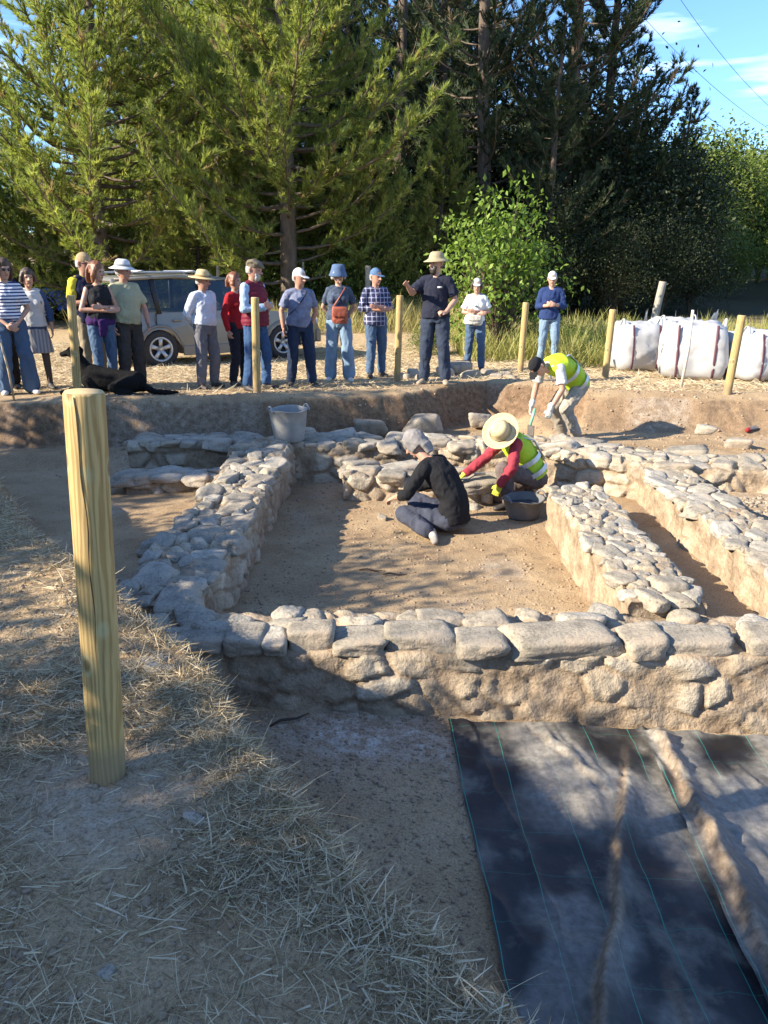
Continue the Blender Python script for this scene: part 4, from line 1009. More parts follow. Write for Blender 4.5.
A_behind = A_((-.10, .25, 1.15), (-.17, .08, .95), (-.10, -.25, 1.15), (-.17, -.06, .96))
H_behind = {0: (V3(-.1, -.8, -.5), V3(-1, 0, 0), .6), 1: (V3(-.1, .8, -.5), V3(-1, 0, 0), .6)}
A_hold = A_((.02, .24, 1.13), (.235, .05, 1.17), (.02, -.24, 1.13), (.235, -.05, 1.15))
JEAN = denim('blue_denim', (0.085, 0.135, 0.22)); JEAN_D = denim('dark_denim', (0.028, 0.042, 0.08)); JEAN_L = denim('light_denim', (0.21, 0.30, 0.41))
straw_m = simple('straw_weave', (0.60, 0.46, 0.24), (0.46, 0.33, 0.15), 60, .8, .5, 160, .004)
white_m = cloth('white_cotton', (0.60, 0.59, 0.57), (0.50, 0.49, 0.475)); black_m = cloth('black_cotton', (0.014, 0.014, 0.016), (0.022, 0.022, 0.024))
TR = lambda m, **k: dict(kind='trousers', mat=m, **k)

pp, s = place(20, 394, 259)
r, q = person('woman in navy and white striped top and wide jeans with hands clasped', pp, s, R(-58), dict(woman=True, arms=A_clasp, hands=H_clasp, turn=18, nod=6, hair=(BROWN_H, .12), glasses=True, fat=.012,
    top=dict(mat=striped('navy_stripes', (0.70, 0.70, 0.72), (0.03, 0.035, 0.12), .042, 'Z', .42), hem=.04, loose=.018), legs_wear=TR(JEAN, wide=.045, name='jeans'), shoes=M_SHOE_W))
pp, s = place(-4, 393, 268)
person('person in beige top and dark trousers at the left edge behind the striped top woman', pp + V3(0, .35, 0), s, R(-50), dict(arms=A_down, hair=(DARK_H, .03), top=dict(mat=cloth('beige_top', (0.50, 0.43, 0.30)), sleeve='long'), legs_wear=TR(black_m)))
pp, s = place(42, 389, 269)
person('girl in grey skirt and blue cardigan standing behind the striped top woman', pp, s, R(-65), dict(woman=True, arms=A_down, turn=10, hair=(BROWN_H, .03), top=dict(mat=cloth('blue_cardigan', (0.05, 0.09, 0.19)), sleeve='mid', name='cardigan'), vest=dict(mat=white_m, name='white_front'),
    legs_wear=dict(kind='skirt', mat=striped('grey_skirt', (0.36, 0.34, 0.34), (0.22, 0.21, 0.22), .05, 'Y', .5), tights=cloth('dark_tights', (0.10, 0.075, 0.065))), shoes=M_SHOE_B))
pp, s = place(90, 389, 252, .015)
person('man in yellow shirt, navy vest and tan cap behind the black top woman', pp + V3(0, .25, 0), s, R(-38), dict(arms=A_hold, turn=22, nod=10, glasses=True, hat=('cap', cloth('tan_cap', (0.36, 0.26, 0.15))), hair=(GREY_H, 0), skin=SKIN_R, fat=.03,
    top=dict(mat=cloth('yellow_shirt', (0.62, 0.52, 0.05)), sleeve='short', hem=-.1), vest=dict(mat=cloth('navy_gilet', (0.018, 0.022, 0.05)), hem=-.08), legs_wear=TR(cloth('khaki', (0.33, 0.27, 0.18))), shoes=M_SHOE_T))
pp, s = place(108, 391, 262)
r, q = person('woman with auburn hair in black tank top and jeans with crossed arms', pp, s, R(-50), dict(woman=True, arms=A_cross, hands=H_cross, turn=38, nod=6, hair=(RED_H, .12), fat=.02, top=dict(mat=black_m, sleeve='none', hem=.03), legs_wear=TR(JEAN, name='jeans', loose=.004), shoes=M_SHOE_B))
C = Acc(); C.loft([V3(0, 0, .93), V3(0, 0, .99), V3(0, 0, 1.05)], [(.195, .15), (.20, .155), (.175, .135)], side=V3(0, 1, 0), n=20); C.loft([V3(.15, -.03, 1.0), V3(.17, -.03, .92), V3(.16, -.05, .78)], [(.05, .025), (.07, .02), (.05, .012)], side=V3(0, 1, 0), n=10)
remesh('tied_cardigan', C, cloth('purple_knit', (0.045, 0.018, 0.085)), r, .012, 2, .01, 12)
pp, s = place(134, 389, 259, .03)
person('stout man in white sun hat and pale green polo holding a stick', pp, s, R(-42), dict(arms=A_((.03, .27, 1.13), (.17, .22, .93), (-.03, -.29, 1.14), (.08, -.28, .90)), turn=25, nod=5, fat=.055, hat=('sun', white_m, cloth('grey_band', (0.25, 0.26, 0.27))), hair=(GREY_H, 0), skin=SKIN_R,
    top=dict(mat=cloth('sage_polo', (0.36, 0.36, 0.235)), hem=-.03, loose=.02), legs_wear=TR(cloth('charcoal_trousers', (0.055, 0.048, 0.045)), loose=.025)))
pp, s = place(209, 388, 270, .03)
person('man in straw hat, white shirt and grey trousers with hands behind his back', pp, s, R(-38), dict(arms=A_behind, hands=H_behind, turn=20, nod=8, fat=.025, hat=('straw', straw_m, cloth('tan_band', (0.30, 0.2, 0.1))), hair=(GREY_H, 0), skin=SKIN_R,
    top=dict(mat=cloth('pale_shirt', (0.58, 0.61, 0.68)), sleeve='long', hem=.02, loose=.022), legs_wear=TR(cloth('grey_trousers', (0.15, 0.145, 0.16)), loose=.02)))
pp, s = place(238, 386, 273)
person('woman in red top with reddish hair half hidden behind the burgundy vest man', pp + V3(0, .15, 0), s, R(-30), dict(woman=True, arms=A_down, turn=15, hair=(RED_H, .04), top=dict(mat=cloth('red_top', (0.36, 0.02, 0.025)), sleeve='long'), legs_wear=TR(cloth('dark_slacks', (0.022, 0.022, 0.032)))))
pp, s = place(258, 390, 260, .0)
person('bearded man in burgundy quilted vest, flat cap and pale blue shirt', pp, s, R(-28), dict(arms=A_hold, hands={0: (V3(.3, -1, .1), V3(-1, 0, 0), .3), 1: (V3(.3, 1, .1), V3(-1, 0, 0), .3)}, turn=15, nod=12, fat=.02, hat=('flat', cloth('tweed_cap', (0.17, 0.14, 0.10))), beard=GREY_H, hair=(GREY_H, 0), skin=SKIN_R,
    top=dict(mat=cloth('sky_blue_shirt', (0.33, 0.45, 0.62)), sleeve='long', loose=.016), vest=dict(mat=cloth('burgundy_quilt', (0.16, 0.018, 0.035), r=.6), quilt=True, hem=-.06), legs_wear=TR(denim('mid_denim', (0.05, 0.10, 0.21)), name='jeans')))
pp, s = place(302, 386, 269)
r, q = person('man in white cap and grey blue printed T-shirt with a dark shoulder strap', pp, s, R(-72), dict(arms=A_((-.07, .27, 1.15), (-.10, .20, .92), (-.07, -.27, 1.15), (-.02, -.26, .90)), turn=35, nod=8, fat=.03, hat=('cap', white_m), hair=(GREY_H, 0), skin=SKIN_R,
    top=dict(mat=simple('printed_tee', (0.19, 0.22, 0.32), (0.11, 0.115, 0.17), 9, .9), hem=-.04), legs_wear=TR(JEAN_D, name='jeans', loose=.02)))
def strap(r, pts, w, mat, name='strap'):
    C = Acc(); C.loft([V3(*p) for p in pts], [(w, .006)] * len(pts), side=V3(0, .6, .6), n=8); C.obj(name, mat, r)
strap(r, [(-.05, .13, 1.47), (.08, .10, 1.43), (.165, -.0, 1.30), (.185, -.11, 1.18), (.12, -.20, 1.10)], .016, black_m)
pp, s = place(340, 381, 266)
r, q = person('woman in blue bucket hat with a rust shoulder bag and wide pale jeans', pp, s, R(-88), dict(woman=True, arms=A_behind, hands=H_behind, turn=25, nod=5, glasses=True, hat=('bucket', cloth('denim_hat', (0.09, 0.14, 0.24))), hair=(GREY_H, .02), fat=.012,
    top=dict(mat=simple('navy_print', (0.06, 0.085, 0.13), (0.02, 0.03, 0.055), 16, .9), hem=-.0), legs_wear=TR(JEAN_L, wide=.035, name='jeans'), shoes=M_SHOE_W))
def slung_bag(r, c, w, h, d, mat, strap_pts, label=None):
    C = Acc(); C.loft([V3(c[0], c[1], c[2] - h / 2), V3(c[0], c[1], c[2] - h * .3), V3(c[0], c[1], c[2] + h * .3), V3(c[0], c[1], c[2] + h / 2)], [(w * .40, d * .4), (w / 2, d / 2), (w * .48, d * .5), (w * .42, d * .2)], side=V3(0, 1, 0), n=16)
    C.loft([V3(c[0] + d * .5, c[1], c[2] + h * .45), V3(c[0] + d * .55, c[1], c[2] + h * .05), V3(c[0] + d * .54, c[1], c[2] - h * .1)], [(w * .46, .012), (w * .44, .012), (w * .36, .010)], side=V3(0, 1, 0), n=12)
    o = remesh('shoulder_bag', C, mat, None, .009, 2, .004, 14, 1)
    return o
def hang(r, o, label, cat):
    o.location = r.location; o.rotation_euler = r.rotation_euler; o.scale = r.scale; return tag(o, label, cat)
b_ = slung_bag(r, (.20, .02, 1.04), .26, .25, .11, simple('rust_leather', (0.30, 0.07, 0.035), None, 9, .55, .3, 80, .003), None)
C = Acc(); C.loft([V3(.18, -.10, 1.14), V3(.165, .0, 1.28), V3(.10, .09, 1.42), V3(-.03, .12, 1.475)], [(.012, .005)] * 4, side=V3(0, .6, .6), n=8); C.obj('strap', simple('rust_leather', (0, 0, 0)), b_)
hang(r, b_, 'rust red shoulder bag hanging in front of the bucket hat woman', 'bag')
pp, s = place(376, 377, 269)
person('man in blue cap and navy plaid shirt with crossed arms', pp, s, R(-70), dict(arms=A_cross, hands=H_cross, turn=22, nod=4, hat=('cap', cloth('blue_cap', (0.09, 0.16, 0.27))), hair=(GREY_H, 0), skin=SKIN_R, fat=.01,
    top=dict(mat=plaid('plaid', (0.045, 0.055, 0.15), (0.015, 0.015, 0.04), (0.45, 0.46, 0.55)), sleeve='mid', hem=-.10), legs_wear=TR(JEAN, name='jeans'), shoes=M_SHOE_B))
pp, s = place(434, 384, 251, .035)
r, q = person('tall bearded man in navy T-shirt and olive sun hat gesturing with one arm', pp, s, R(-104), dict(arms=A_((-.03, .27, 1.16), (.14, .17, 1.00), (.10, -.31, 1.25), (.30, -.34, 1.36)), hands={0: (V3(.7, -.7, .1), V3(-.3, -.3, -1), 1.2), 1: (V3(.75, -.1, .25), V3(-.2, .6, -.6), .25)},
    turn=-32, nod=2, hat=('sun', cloth('olive_hat', (0.38, 0.31, 0.19))), beard=DARK_H, hair=(DARK_H, 0), fat=.008,
    top=dict(mat=cloth('navy_tee', (0.022, 0.024, 0.04)), hem=-.05, loose=.022), legs_wear=TR(denim('slate_denim', (0.042, 0.055, 0.085)), name='jeans', loose=.022), shoes=M_SHOE_T,
    legs=((V3(.03, .13, .50), V3(-.01, .16, .085)), (V3(.03, -.12, .50), V3(.0, -.15, .085)))))
C = Acc(); C.loft([V3(.152, .05, 1.33), V3(.152, .115, 1.33)], [(.003, .012), (.003, .012)], side=V3(1, 0, 0), n=6); C.obj('shirt_print', white_m, r)
pp, s = place(474, 371, 279)
r, q = person('woman in white cap and white T-shirt with a pale waist bag and crossed arms', pp, s, R(-96), dict(woman=True, arms=A_cross, hands=H_cross, turn=0, nod=6, glasses=True, hat=('cap', white_m), hair=(BROWN_H, .02),
    top=dict(mat=simple('white_print_tee', (0.70, 0.69, 0.65), (0.62, 0.61, 0.57), 9, .9), hem=-.06, loose=.03), legs_wear=TR(JEAN, name='jeans'), shoes=M_SHOE_B))
C = Acc(); C.ell(V3(.165, .0, 1.26), .012, .03, .022, None, 10, 6); C.obj('shirt_print', cloth('green_print', (0.10, 0.18, 0.16)), r)
b_ = slung_bag(r, (.19, -.03, 1.01), .30, .18, .10, cloth('canvas_bag', (0.55, 0.52, 0.45)), None)
hang(r, b_, 'pale canvas waist bag worn by the white T-shirt woman', 'bag')
pp, s = place(547, 365, 272)
person('man in white cap and blue shirt standing behind the bending vest worker', pp, s, R(-100), dict(arms=A_hold, hands={0: (V3(.3, -1, .2), V3(-1, 0, 0), .7), 1: (V3(.3, 1, .2), V3(-1, 0, 0), .7)}, turn=0, nod=8, glasses=True, hat=('cap', white_m), hair=(GREY_H, 0),
    top=dict(mat=cloth('royal_shirt', (0.025, 0.045, 0.13)), sleeve='mid', hem=-.08, loose=.024), legs_wear=TR(JEAN_L, name='jeans'), shoes=M_SHOE_B))
# ---- the three workers in the pit
b = Vector((2.17, 9.25, 0)); b.z = H(b.x, b.y)
GLOVE = cloth('pale_glove', (0.55, 0.53, 0.48)); YGLOVE = cloth('yellow_glove', (0.62, 0.60, 0.08))
W1 = dict(J=dict(pelvis=V3(-.20, 0, .78), mid=V3(-.02, 0, .98), chest=V3(.17, 0, 1.05), neck=V3(.36, 0, 1.02), chin=V3(.42, 0, 1.0), hf=V3(.35, 0, -.93), hu=V3(.93, 0, .30)),
    arms=A_((.29, .24, .76), (.40, .16, .50), (.33, -.22, .74), (.50, -.10, .52)), legs=((V3(.10, .14, .47), V3(-.12, .16, .085)), (V3(.06, -.13, .45), V3(-.14, -.13, .085))),
    hands={0: (V3(.2, -.1, -1), V3(-.5, -.7, 0), .8), 1: (V3(.35, .1, -1), V3(-.5, .7, 0), .9)}, hat=('cap', cloth('black_cap', (0.02, 0.02, 0.022))), hair=(DARK_H, 0), skin=SKIN,
    top=dict(mat=cloth('grey_tee', (0.55, 0.54, 0.52)), hem=-.02), vest=dict(mat=M_HIVIS, tape=(.12, .62), hem=-.04, name='safety_vest'), legs_wear=TR(simple('dusty_trousers', (0.38, 0.33, 0.26), (0.20, 0.175, 0.14), 6, .95), loose=.022), shoes=M_SHOE_T)
r, q = person('worker in yellow safety vest and black cap bending over in the back trench', b, .88, R(212), W1)
def gloves(r, spec, mat, arms):
    for i, (d_, pn, cu) in spec.items():
        C = Acc(); wr = arms[i][1]; sd = 1 if i == 0 else -1
        hand(C, wr, Vector(d_), Vector(pn), sd if (Vector(d_).normalized().cross(Vector(pn))).dot(V3(1, 0, .3)) * sd > 0 else -sd, cu, 1.16)
        C.cone(wr - Vector(d_).normalized() * .05, wr, .04, .038, n=12)
        remesh('glove', C, mat, r, .008, 1)
gloves(r, W1['hands'], GLOVE, W1['arms'])
b = Vector((1.42, 7.82, 0)); b.z = H(b.x, b.y)
W2 = dict(J=dict(pelvis=V3(-.16, 0, .34), mid=V3(-.08, 0, .50), chest=V3(.04, 0, .66), neck=V3(.17, 0, .77), chin=V3(.22, .03, .78), hf=V3(.65, .05, -.76), hu=V3(.45, .70, .55)),
    arms=A_((.20, .29, .52), (.30, .20, .30), (.34, -.16, .52), (.60, -.10, .36)), legs=((V3(.26, .17, .46), V3(.16, .14, .085)), (V3(.20, -.14, .08), V3(-.20, -.12, .07))), toes=(V3(1, .2, 0), V3(-.4, -.1, -.6)),
    hands={0: (V3(.3, -.2, -.9), V3(-.5, -.7, 0), .7), 1: (V3(.8, .25, -.5), V3(-.2, .2, -.9), .6)}, hat=('wide', simple('cream_straw', (0.56, 0.45, 0.255), (0.45, 0.34, 0.17), 50, .8, .4, 160, .004), cloth('straw_band', (0.42, 0.34, 0.22))), hair=(BROWN_H, .04),
    top=dict(mat=cloth('crimson_shirt', (0.33, 0.045, 0.06)), sleeve='long', hem=.0), vest=dict(mat=M_HIVIS, tape=(.2, .6), hem=.0, name='safety_vest'), legs_wear=TR(simple('brown_work_trousers', (0.15, 0.115, 0.10), (0.09, 0.065, 0.06), 7, .95), loose=.022), shoes=M_SHOE_B)
r, q = person('worker in wide straw hat, red shirt and yellow vest kneeling by the stones', b, .95, R(192), W2)
gloves(r, W2['hands'], YGLOVE, W2['arms'])
b = Vector((0.60, 6.95, 0)); b.z = H(b.x, b.y)
W3 = dict(J=dict(pelvis=V3(-.06, 0, .16), mid=V3(-.06, 0, .36), chest=V3(.08, 0, .56), neck=V3(.24, 0, .70), chin=V3(.32, 0, .75), hf=V3(.75, 0, -.65), hu=V3(.64, 0, .77)),
    arms=A_((.30, .30, .40), (.52, .18, .30), (.30, -.20, .40), (.52, -.10, .30)), legs=((V3(.36, .24, .17), V3(.02, .36, .08)), (V3(.40, -.06, .22), V3(.14, .20, .06))), toes=(V3(-.5, .75, -.12), V3(-.4, .8, 0)), soleup={0: V3(.75, .5, .4), 1: V3(.6, .4, .7)},
    hands={0: (V3(.8, -.2, -.4), V3(-.2, -.3, -.9), .7), 1: (V3(.8, .2, -.4), V3(-.2, .3, -.9), .7)}, hat=('scarf', simple('grey_headcloth', (0.24, 0.22, 0.21), (0.15, 0.14, 0.135), 14, .95)), 
    top=dict(mat=cloth('black_tee', (0.016, 0.016, 0.018)), sleeve='mid', hem=-.06, loose=.02), legs_wear=TR(simple('navy_work_trousers', (0.055, 0.06, 0.085), (0.028, 0.032, 0.05), 6, .95), loose=.024), shoes=simple('worn_trainer', (0.40, 0.36, 0.31), (0.25, 0.22, 0.19), 20, .9))
r, q = person('worker in black top and grey head scarf sitting on the room floor', b, .94, R(148), W3)

# ------------------------------------------------------------------ dog
M_DOG = simple('black_fur', (0.008, 0.008, 0.008), (0.012, 0.011, 0.011), 30, .95, .6, 90, .008, spec=.1)
b = P(108, 397, 0); b.z = H(b.x, b.y)
dog = empty('dog', b, R(176), 'large black dog lying down behind the round post with its head raised', 'dog')
# forward = +x (towards photo left after the turn)
B = Acc()
B.loft([V3(-.52, .02, .13), V3(-.42, 0, .17), V3(-.2, 0, .18), V3(.05, 0, .20), V3(.22, 0, .24), V3(.31, 0, .30), V3(.35, 0, .36)], [(.06, .08), (.15, .14), (.16, .145), (.15, .16), (.13, .17), (.10, .12), (.07, .08)], side=V3(0, 1, 0), n=14)
B.cone((.26, 0, .30), (.37, .0, .50), .105, .075, n=12)
B.ell((.40, 0, .555), .095, .082, .082); B.loft([V3(.44, 0, .56), V3(.53, 0, .53), V3(.585, 0, .52)], [(.055, .05), (.042, .038), (.03, .028)], side=V3(0, 1, 0), n=10)
for sd in (-1, 1):
    B.cone((.20, sd * .11, .20), (.10, sd * .14, .07), .075, .05); B.cone((.10, sd * .14, .06), (.46, sd * .12, .045), .045, .035); B.cone((.46, sd * .12, .04), (.56, sd * .12, .035), .042, .036)
    B.cone((-.38, sd * .13, .17), (-.16, sd * .20, .12), .11, .06); B.cone((-.16, sd * .20, .10), (-.42, sd * .23, .05), .05, .034); B.cone((-.42, sd * .23, .045), (-.24, sd * .24, .035), .038, .036)
    B.loft([V3(.36, sd * .065, .62), V3(.35, sd * .10, .58), V3(.37, sd * .105, .50), V3(.38, sd * .10, .46)], [(.03, .012), (.045, .014), (.038, .012), (.015, .006)], side=V3(1, 0, 0), n=10)
B.loft([V3(-.5, .02, .12), V3(-.66, .05, .05), V3(-.82, .02, .035), V3(-.95, -.06, .03)], [.045, .038, .034, .016], n=10)
remesh('body', B, M_DOG, dog, .011, 2, .004, 26, 3)
E = Acc(); E.ell((.585, 0, .532), .018, .02, .016); E.obj('nose', simple('wet_nose', (.008, .008, .008), None, 10, .25), dog)
E = Acc()
for sd in (-1, 1): E.ell((.475, sd * .042, .585), .009, .01, .009)
E.obj('eyes', M_EYE, dog)

# ------------------------------------------------------------------ cars
def carpaint(name, c, metal=.55):
    m, nt, b = nodemat(name); b.inputs['Base Color'].default_value = rgba(c); b.inputs['Metallic'].default_value = metal; b.inputs['Roughness'].default_value = .33
    b.inputs['Coat Weight'].default_value = .5; b.inputs['Coat Roughness'].default_value = .08
    f = noise_out(nt, 3, 5); nt.links.new(ramp(nt, f, [(.3, .28), (.7, .46)]), b.inputs['Roughness']); return m
def glassmat():
    m = bpy.data.materials.new('car_glass'); m.use_nodes = True; nt = m.node_tree; nt.nodes.clear()
    g = N(nt, 'ShaderNodeBsdfGlossy'); g.inputs['Roughness'].default_value = .03; g.inputs['Color'].default_value = (.9, .9, .9, 1)
    t = N(nt, 'ShaderNodeBsdfTransparent'); t.inputs['Color'].default_value = (.55, .60, .58, 1)
    fr = N(nt, 'ShaderNodeFresnel'); fr.inputs['IOR'].default_value = 1.6; mx = N(nt, 'ShaderNodeMixShader')
    nt.links.new(fr.outputs[0], mx.inputs[0]); nt.links.new(t.outputs[0], mx.inputs[1]); nt.links.new(g.outputs[0], mx.inputs[2])
    o = N(nt, 'ShaderNodeOutputMaterial'); nt.links.new(mx.outputs[0], o.inputs['Surface']); return m
M_GLASS = glassmat(); M_TYRE = simple('tyre_rubber', (.025, .024, .023), (.04, .037, .034), 12, .85); M_ALLOY = simple('alloy', (.55, .55, .55), None, 20, .35, metal=.6)
M_BLACKP = simple('black_plastic', (.022, .022, .024), None, 10, .6); M_SEAT = simple('grey_seat', (.045, .045, .05), None, 10, .9)
M_TAIL = simple('red_lamp', (.35, .01, .01), None, 10, .2); M_LAMP = simple('clear_lamp', (.6, .62, .64), None, 10, .1)
def car(loc, rz, paint, label, lower, scale=1.0, rails=True, suv=True):
    root = empty('parked_car', loc, rz, label, 'car', None); root.scale = (scale,) * 3
    W = .87; belt = 1.03 if suv else .92; roofz = 1.66 if suv else 1.44
    def arc(cx, r=.41, n=9, cz=.36): return [(cx + r * math.cos(math.pi * (1 - i / (n - 1))), cz + r * math.sin(math.pi * (1 - i / (n - 1)))) for i in range(n)]
    out = [(-2.16, .30)] + [(-1.72, .27)] + arc(-1.31) + [(-.88, .25), (.88, .25)] + arc(1.31) + [(1.74, .27), (2.14, .30), (2.22, .48), (2.22, .66), (2.15, .80), (1.85, .90), (1.4, .955), (.92, belt - .02), (.8, belt), (-2.14, belt + .01), (-2.22, .92), (-2.24, .60), (-2.22, .42)]
    bm = bmesh.new(); vs = []
    for sd in (-1, 1):
        ring = []
        for x, z in out:
            wv = W - .05 * max(0, (abs(x) - 1.5) / .7) ** 2 * 1.6 - .03 * max(0, (z - .75)) / .3 + (-.03 if z < .34 else 0)
            ring.append(bm.verts.new((x, sd * wv, z)))
        vs.append(ring)
    n = len(out)
    bm.faces.new(vs[0]); bm.faces.new(vs[1][::-1])
    for i in range(n): bm.faces.new([vs[0][i], vs[0][(i + 1) % n], vs[1][(i + 1) % n], vs[1][i]])
    es = [e for e in bm.edges if abs(e.verts[0].co.y) > .5 and e.verts[0].co.y * e.verts[1].co.y > 0]
    bmesh.ops.bevel(bm, geom=es, offset=.045, segments=4, affect='EDGES', profile=.6, clamp_overlap=True)
    bmesh.ops.triangulate(bm, faces=[f for f in bm.faces if len(f.verts) > 4])
    bo = bmobj('body', bm, paint, root, smooth=False)
    md = bo.modifiers.new('wn', 'WEIGHTED_NORMAL'); bo.data.polygons.foreach_set('use_smooth', np.ones(len(bo.data.polygons), bool))
    em = bo.modifiers.new('es', 'EDGE_SPLIT'); em.split_angle = R(38); bo.modifiers.move(1, 0)
    # lower cladding, sills, bumpers, arch trims
    bm = bmesh.new()
    for sd in (-1, 1): box(bm, -.88, .88, sd * (W - .02), sd * (W + .018), .22, .40)
    bmobj('sill_cladding', bm, lower, root, bevel=.012)
    for sx in (-1.31, 1.31):
        for sd in (-1, 1):
            A = Acc(); pts = [(sx + .425 * math.cos(a), sd * (W - .012), .36 + .425 * math.sin(a)) for a in [math.pi * i / 14 for i in range(15)]]
            A.loft(pts, [(.035, .028)] * 15, side=(0, 1, 0), n=8); A.obj('arch_trim', lower, root)
    for sx, nm in ((-2.23, 'rear_bumper'), (2.20, 'front_bumper')):
        bm = bmesh.new(); box(bm, sx - .06, sx + .06, -W + .05, W - .05, .32, .58); bmobj(nm, bm, lower if sx < 0 else paint, root, bevel=.035, seg=3)
    # cabin: roof, pillars, panes, seats
    A = Acc(); RW = .66
    rpts = [(-2.06, roofz - .07), (-1.85, roofz - .012), (-1.0, roofz + .02), (-.2, roofz + .01), (.15, roofz - .03), (.22, roofz - .05)]
    A.loft([V3(x, 0, z) for x, z in rpts], [(RW * .96, .02), (RW, .032), (RW + .01, .036), (RW, .034), (RW * .97, .026), (RW * .95, .015)], side=V3(0, 1, 0), n=20)
    A.obj('roof', paint, root)
    cols = [((.86, belt), (.16, roofz - .045)), ((-.36, belt), (-.42, roofz - .02)), ((-1.28, belt), (-1.32, roofz - .02)), ((-2.10, belt), (-1.98, roofz - .05))]
    wb = W - .055
    for sd in (-1, 1):
        for i, ((xb, zb), (xt, zt)) in enumerate(cols):
            A = Acc(); w_ = (.045, .05, .05, .09)[i]
            A.loft([V3(xb, sd * wb, zb - .03), V3((xb + xt) / 2, sd * (wb + RW) / 2 * 1.015, (zb + zt) / 2), V3(xt, sd * (RW - .02), zt)], [(w_, .028)] * 3, side=V3(1, 0, 0), n=8)
            A.obj('pillar', paint if i in (0, 3) else M_BLACKP, root)
        A = Acc(); A.loft([V3(.20, sd * (RW - .01), roofz - .045), V3(-.9, sd * (RW + .005), roofz - .0), V3(-2.0, sd * (RW - .01), roofz - .05)], [.03] * 3, n=8); A.obj('roof_edge', paint, root)
        for i in range(3):
            (x0, z0), (x1, z1) = cols[i]; (x2, z2), (x3, z3) = cols[i + 1]
            vs = [(x0 - .03, sd * (wb - .012), z0), (x2 + .03, sd * (wb - .012), z2), (x3 + .03, sd * (RW - .03), z3), (x1 - .03, sd * (RW - .03), z1)]
            npmesh('side_window', np.array(vs), [[0, 1, 2, 3]], M_GLASS, root, False)
        A = Acc(); A.ell((.62, sd * (W + .10), belt + .06), .07, .10, .075); A.cone((.62, sd * (W - .04), belt), (.62, sd * (W + .06), belt + .03), .02, .02); A.obj('wing_mirror', paint if suv else M_BLACKP, root)
        for x in (-.95, .05):
            bm = bmesh.new(); box(bm, x - .09, x + .09, sd * (W - .01), sd * (W + .028), .86, .895); bmobj('door_handle', bm, paint, root, bevel=.01)
        for x in (-1.36, -.36, .80):
            bm = bmesh.new(); box(bm, x - .006, x + .006, sd * (W - .035), sd * (W + .0035), .45 if x != -1.36 else .78, belt - .02); bmobj('door_gap', bm, M_BLACKP, root)
        bm = bmesh.new(); box(bm, -2.255, -2.12, sd * .60, sd * .80, .74, 1.0); bmobj('tail_lamp', bm, M_TAIL, root, bevel=.02)
        bm = bmesh.new(); box(bm, 2.0, 2.215, sd * .50, sd * .79, .66, .80); bmobj('headlight', bm, M_LAMP, root, bevel=.03, seg=3)
        for x in (-1.45, -.75, -.05) if False else (-1.55, -.30):
            A = Acc(); A.loft([V3(x, sd * .36, .8), V3(x - .03, sd * .36, 1.15), V3(x - .07, sd * .36, 1.28)], [(.22, .06), (.22, .06), (.12, .04)], side=V3(0, 1, 0), n=10)
            A.ell((x - .08, sd * .36, 1.385), .05, .13, .085); A.obj('seat', M_SEAT, root)
        if rails:
            A = Acc(); A.loft([V3(-1.9, sd * .58, roofz + .01), V3(-1.8, sd * .58, roofz + .075), V3(-.2, sd * .58, roofz + .085), V3(-.08, sd * .58, roofz + .01)], [.018] * 4, n=8); A.obj('roof_rail', M_ALLOY, root)
    npmesh('windscreen', np.array([(.84, -wb + .03, belt), (.84, wb - .03, belt), (.16, RW - .04, roofz - .05), (.16, -RW + .04, roofz - .05)]), [[0, 1, 2, 3]], M_GLASS, root, False)
    npmesh('rear_window', np.array([(-2.12, -wb + .03, belt), (-2.12, wb - .03, belt), (-2.0, RW - .04, roofz - .06), (-2.0, -RW + .04, roofz - .06)]), [[0, 1, 2, 3]], M_GLASS, root, False)
    if rails:
        for x in (-1.5, -.5):
            A = Acc(); A.loft([V3(x, -.72, roofz + .10), V3(x, .72, roofz + .10)], [(.03, .015)] * 2, side=V3(1, 0, 0), n=8); A.obj('roof_bar', M_ALLOY, root)
    for sx in (-1.31, 1.31):
        for sd in (-1, 1):
            Mw = Matrix.Translation((sx, sd * (W - .115), .355)) @ Matrix.Rotation(-sd * math.pi / 2, 4, 'X')
            wroot = Acc(); wroot.lathe([(.21, -.10), (.30, -.11), (.345, -.085), (.355, -.03), (.355, .03), (.345, .085), (.30, .108), (.215, .10)], 36, Mw, True)
            wo_ = wroot.obj('wheel', M_TYRE, root)
            A = Acc(); A.lathe([(.001, .072), (.05, .075), (.06, .06)], 20, Mw); A.lathe([(.195, .098), (.228, .103), (.232, .09), (.20, -.05), (.195, -.05)], 36, Mw, True)
            for k in range(5):
                a = 2 * math.pi * k / 5 + .3
                c_, s_ = math.cos(a), math.sin(a)
                A.loft([Mw @ V3(.03 * c_, .03 * s_, .065), Mw @ V3(.12 * c_, .12 * s_, .078), Mw @ V3(.215 * c_, .215 * s_, .085)], [(.040, .012), (.036, .012), (.052, .012)], side=(Mw.to_3x3() @ V3(-s_, c_, 0)), n=8)
            A.obj('rim', M_ALLOY, wo_)
            A = Acc(); A.lathe([(.001, .0), (.205, .0)], 24, Mw); A.obj('wheel_shade_disc', M_BLACKP, wo_)  # black disc stands in for the shade behind the spokes
    return root
rw = P(162, 361, 0); rw.z = H(rw.x, rw.y)
ang = R(37)
off = Matrix.Rotation(ang, 3, 'Z') @ V3(-1.31, -.83, 0)
cl = V3(rw.x, rw.y, 0) - off; cl.z = H(cl.x, cl.y) - .01
car(cl, ang, carpaint('champagne_silver', (.20, .185, .155), .35), 'silver off-road car with roof bars parked behind the spectators', carpaint('grey_cladding', (.17, .162, .145), .2))
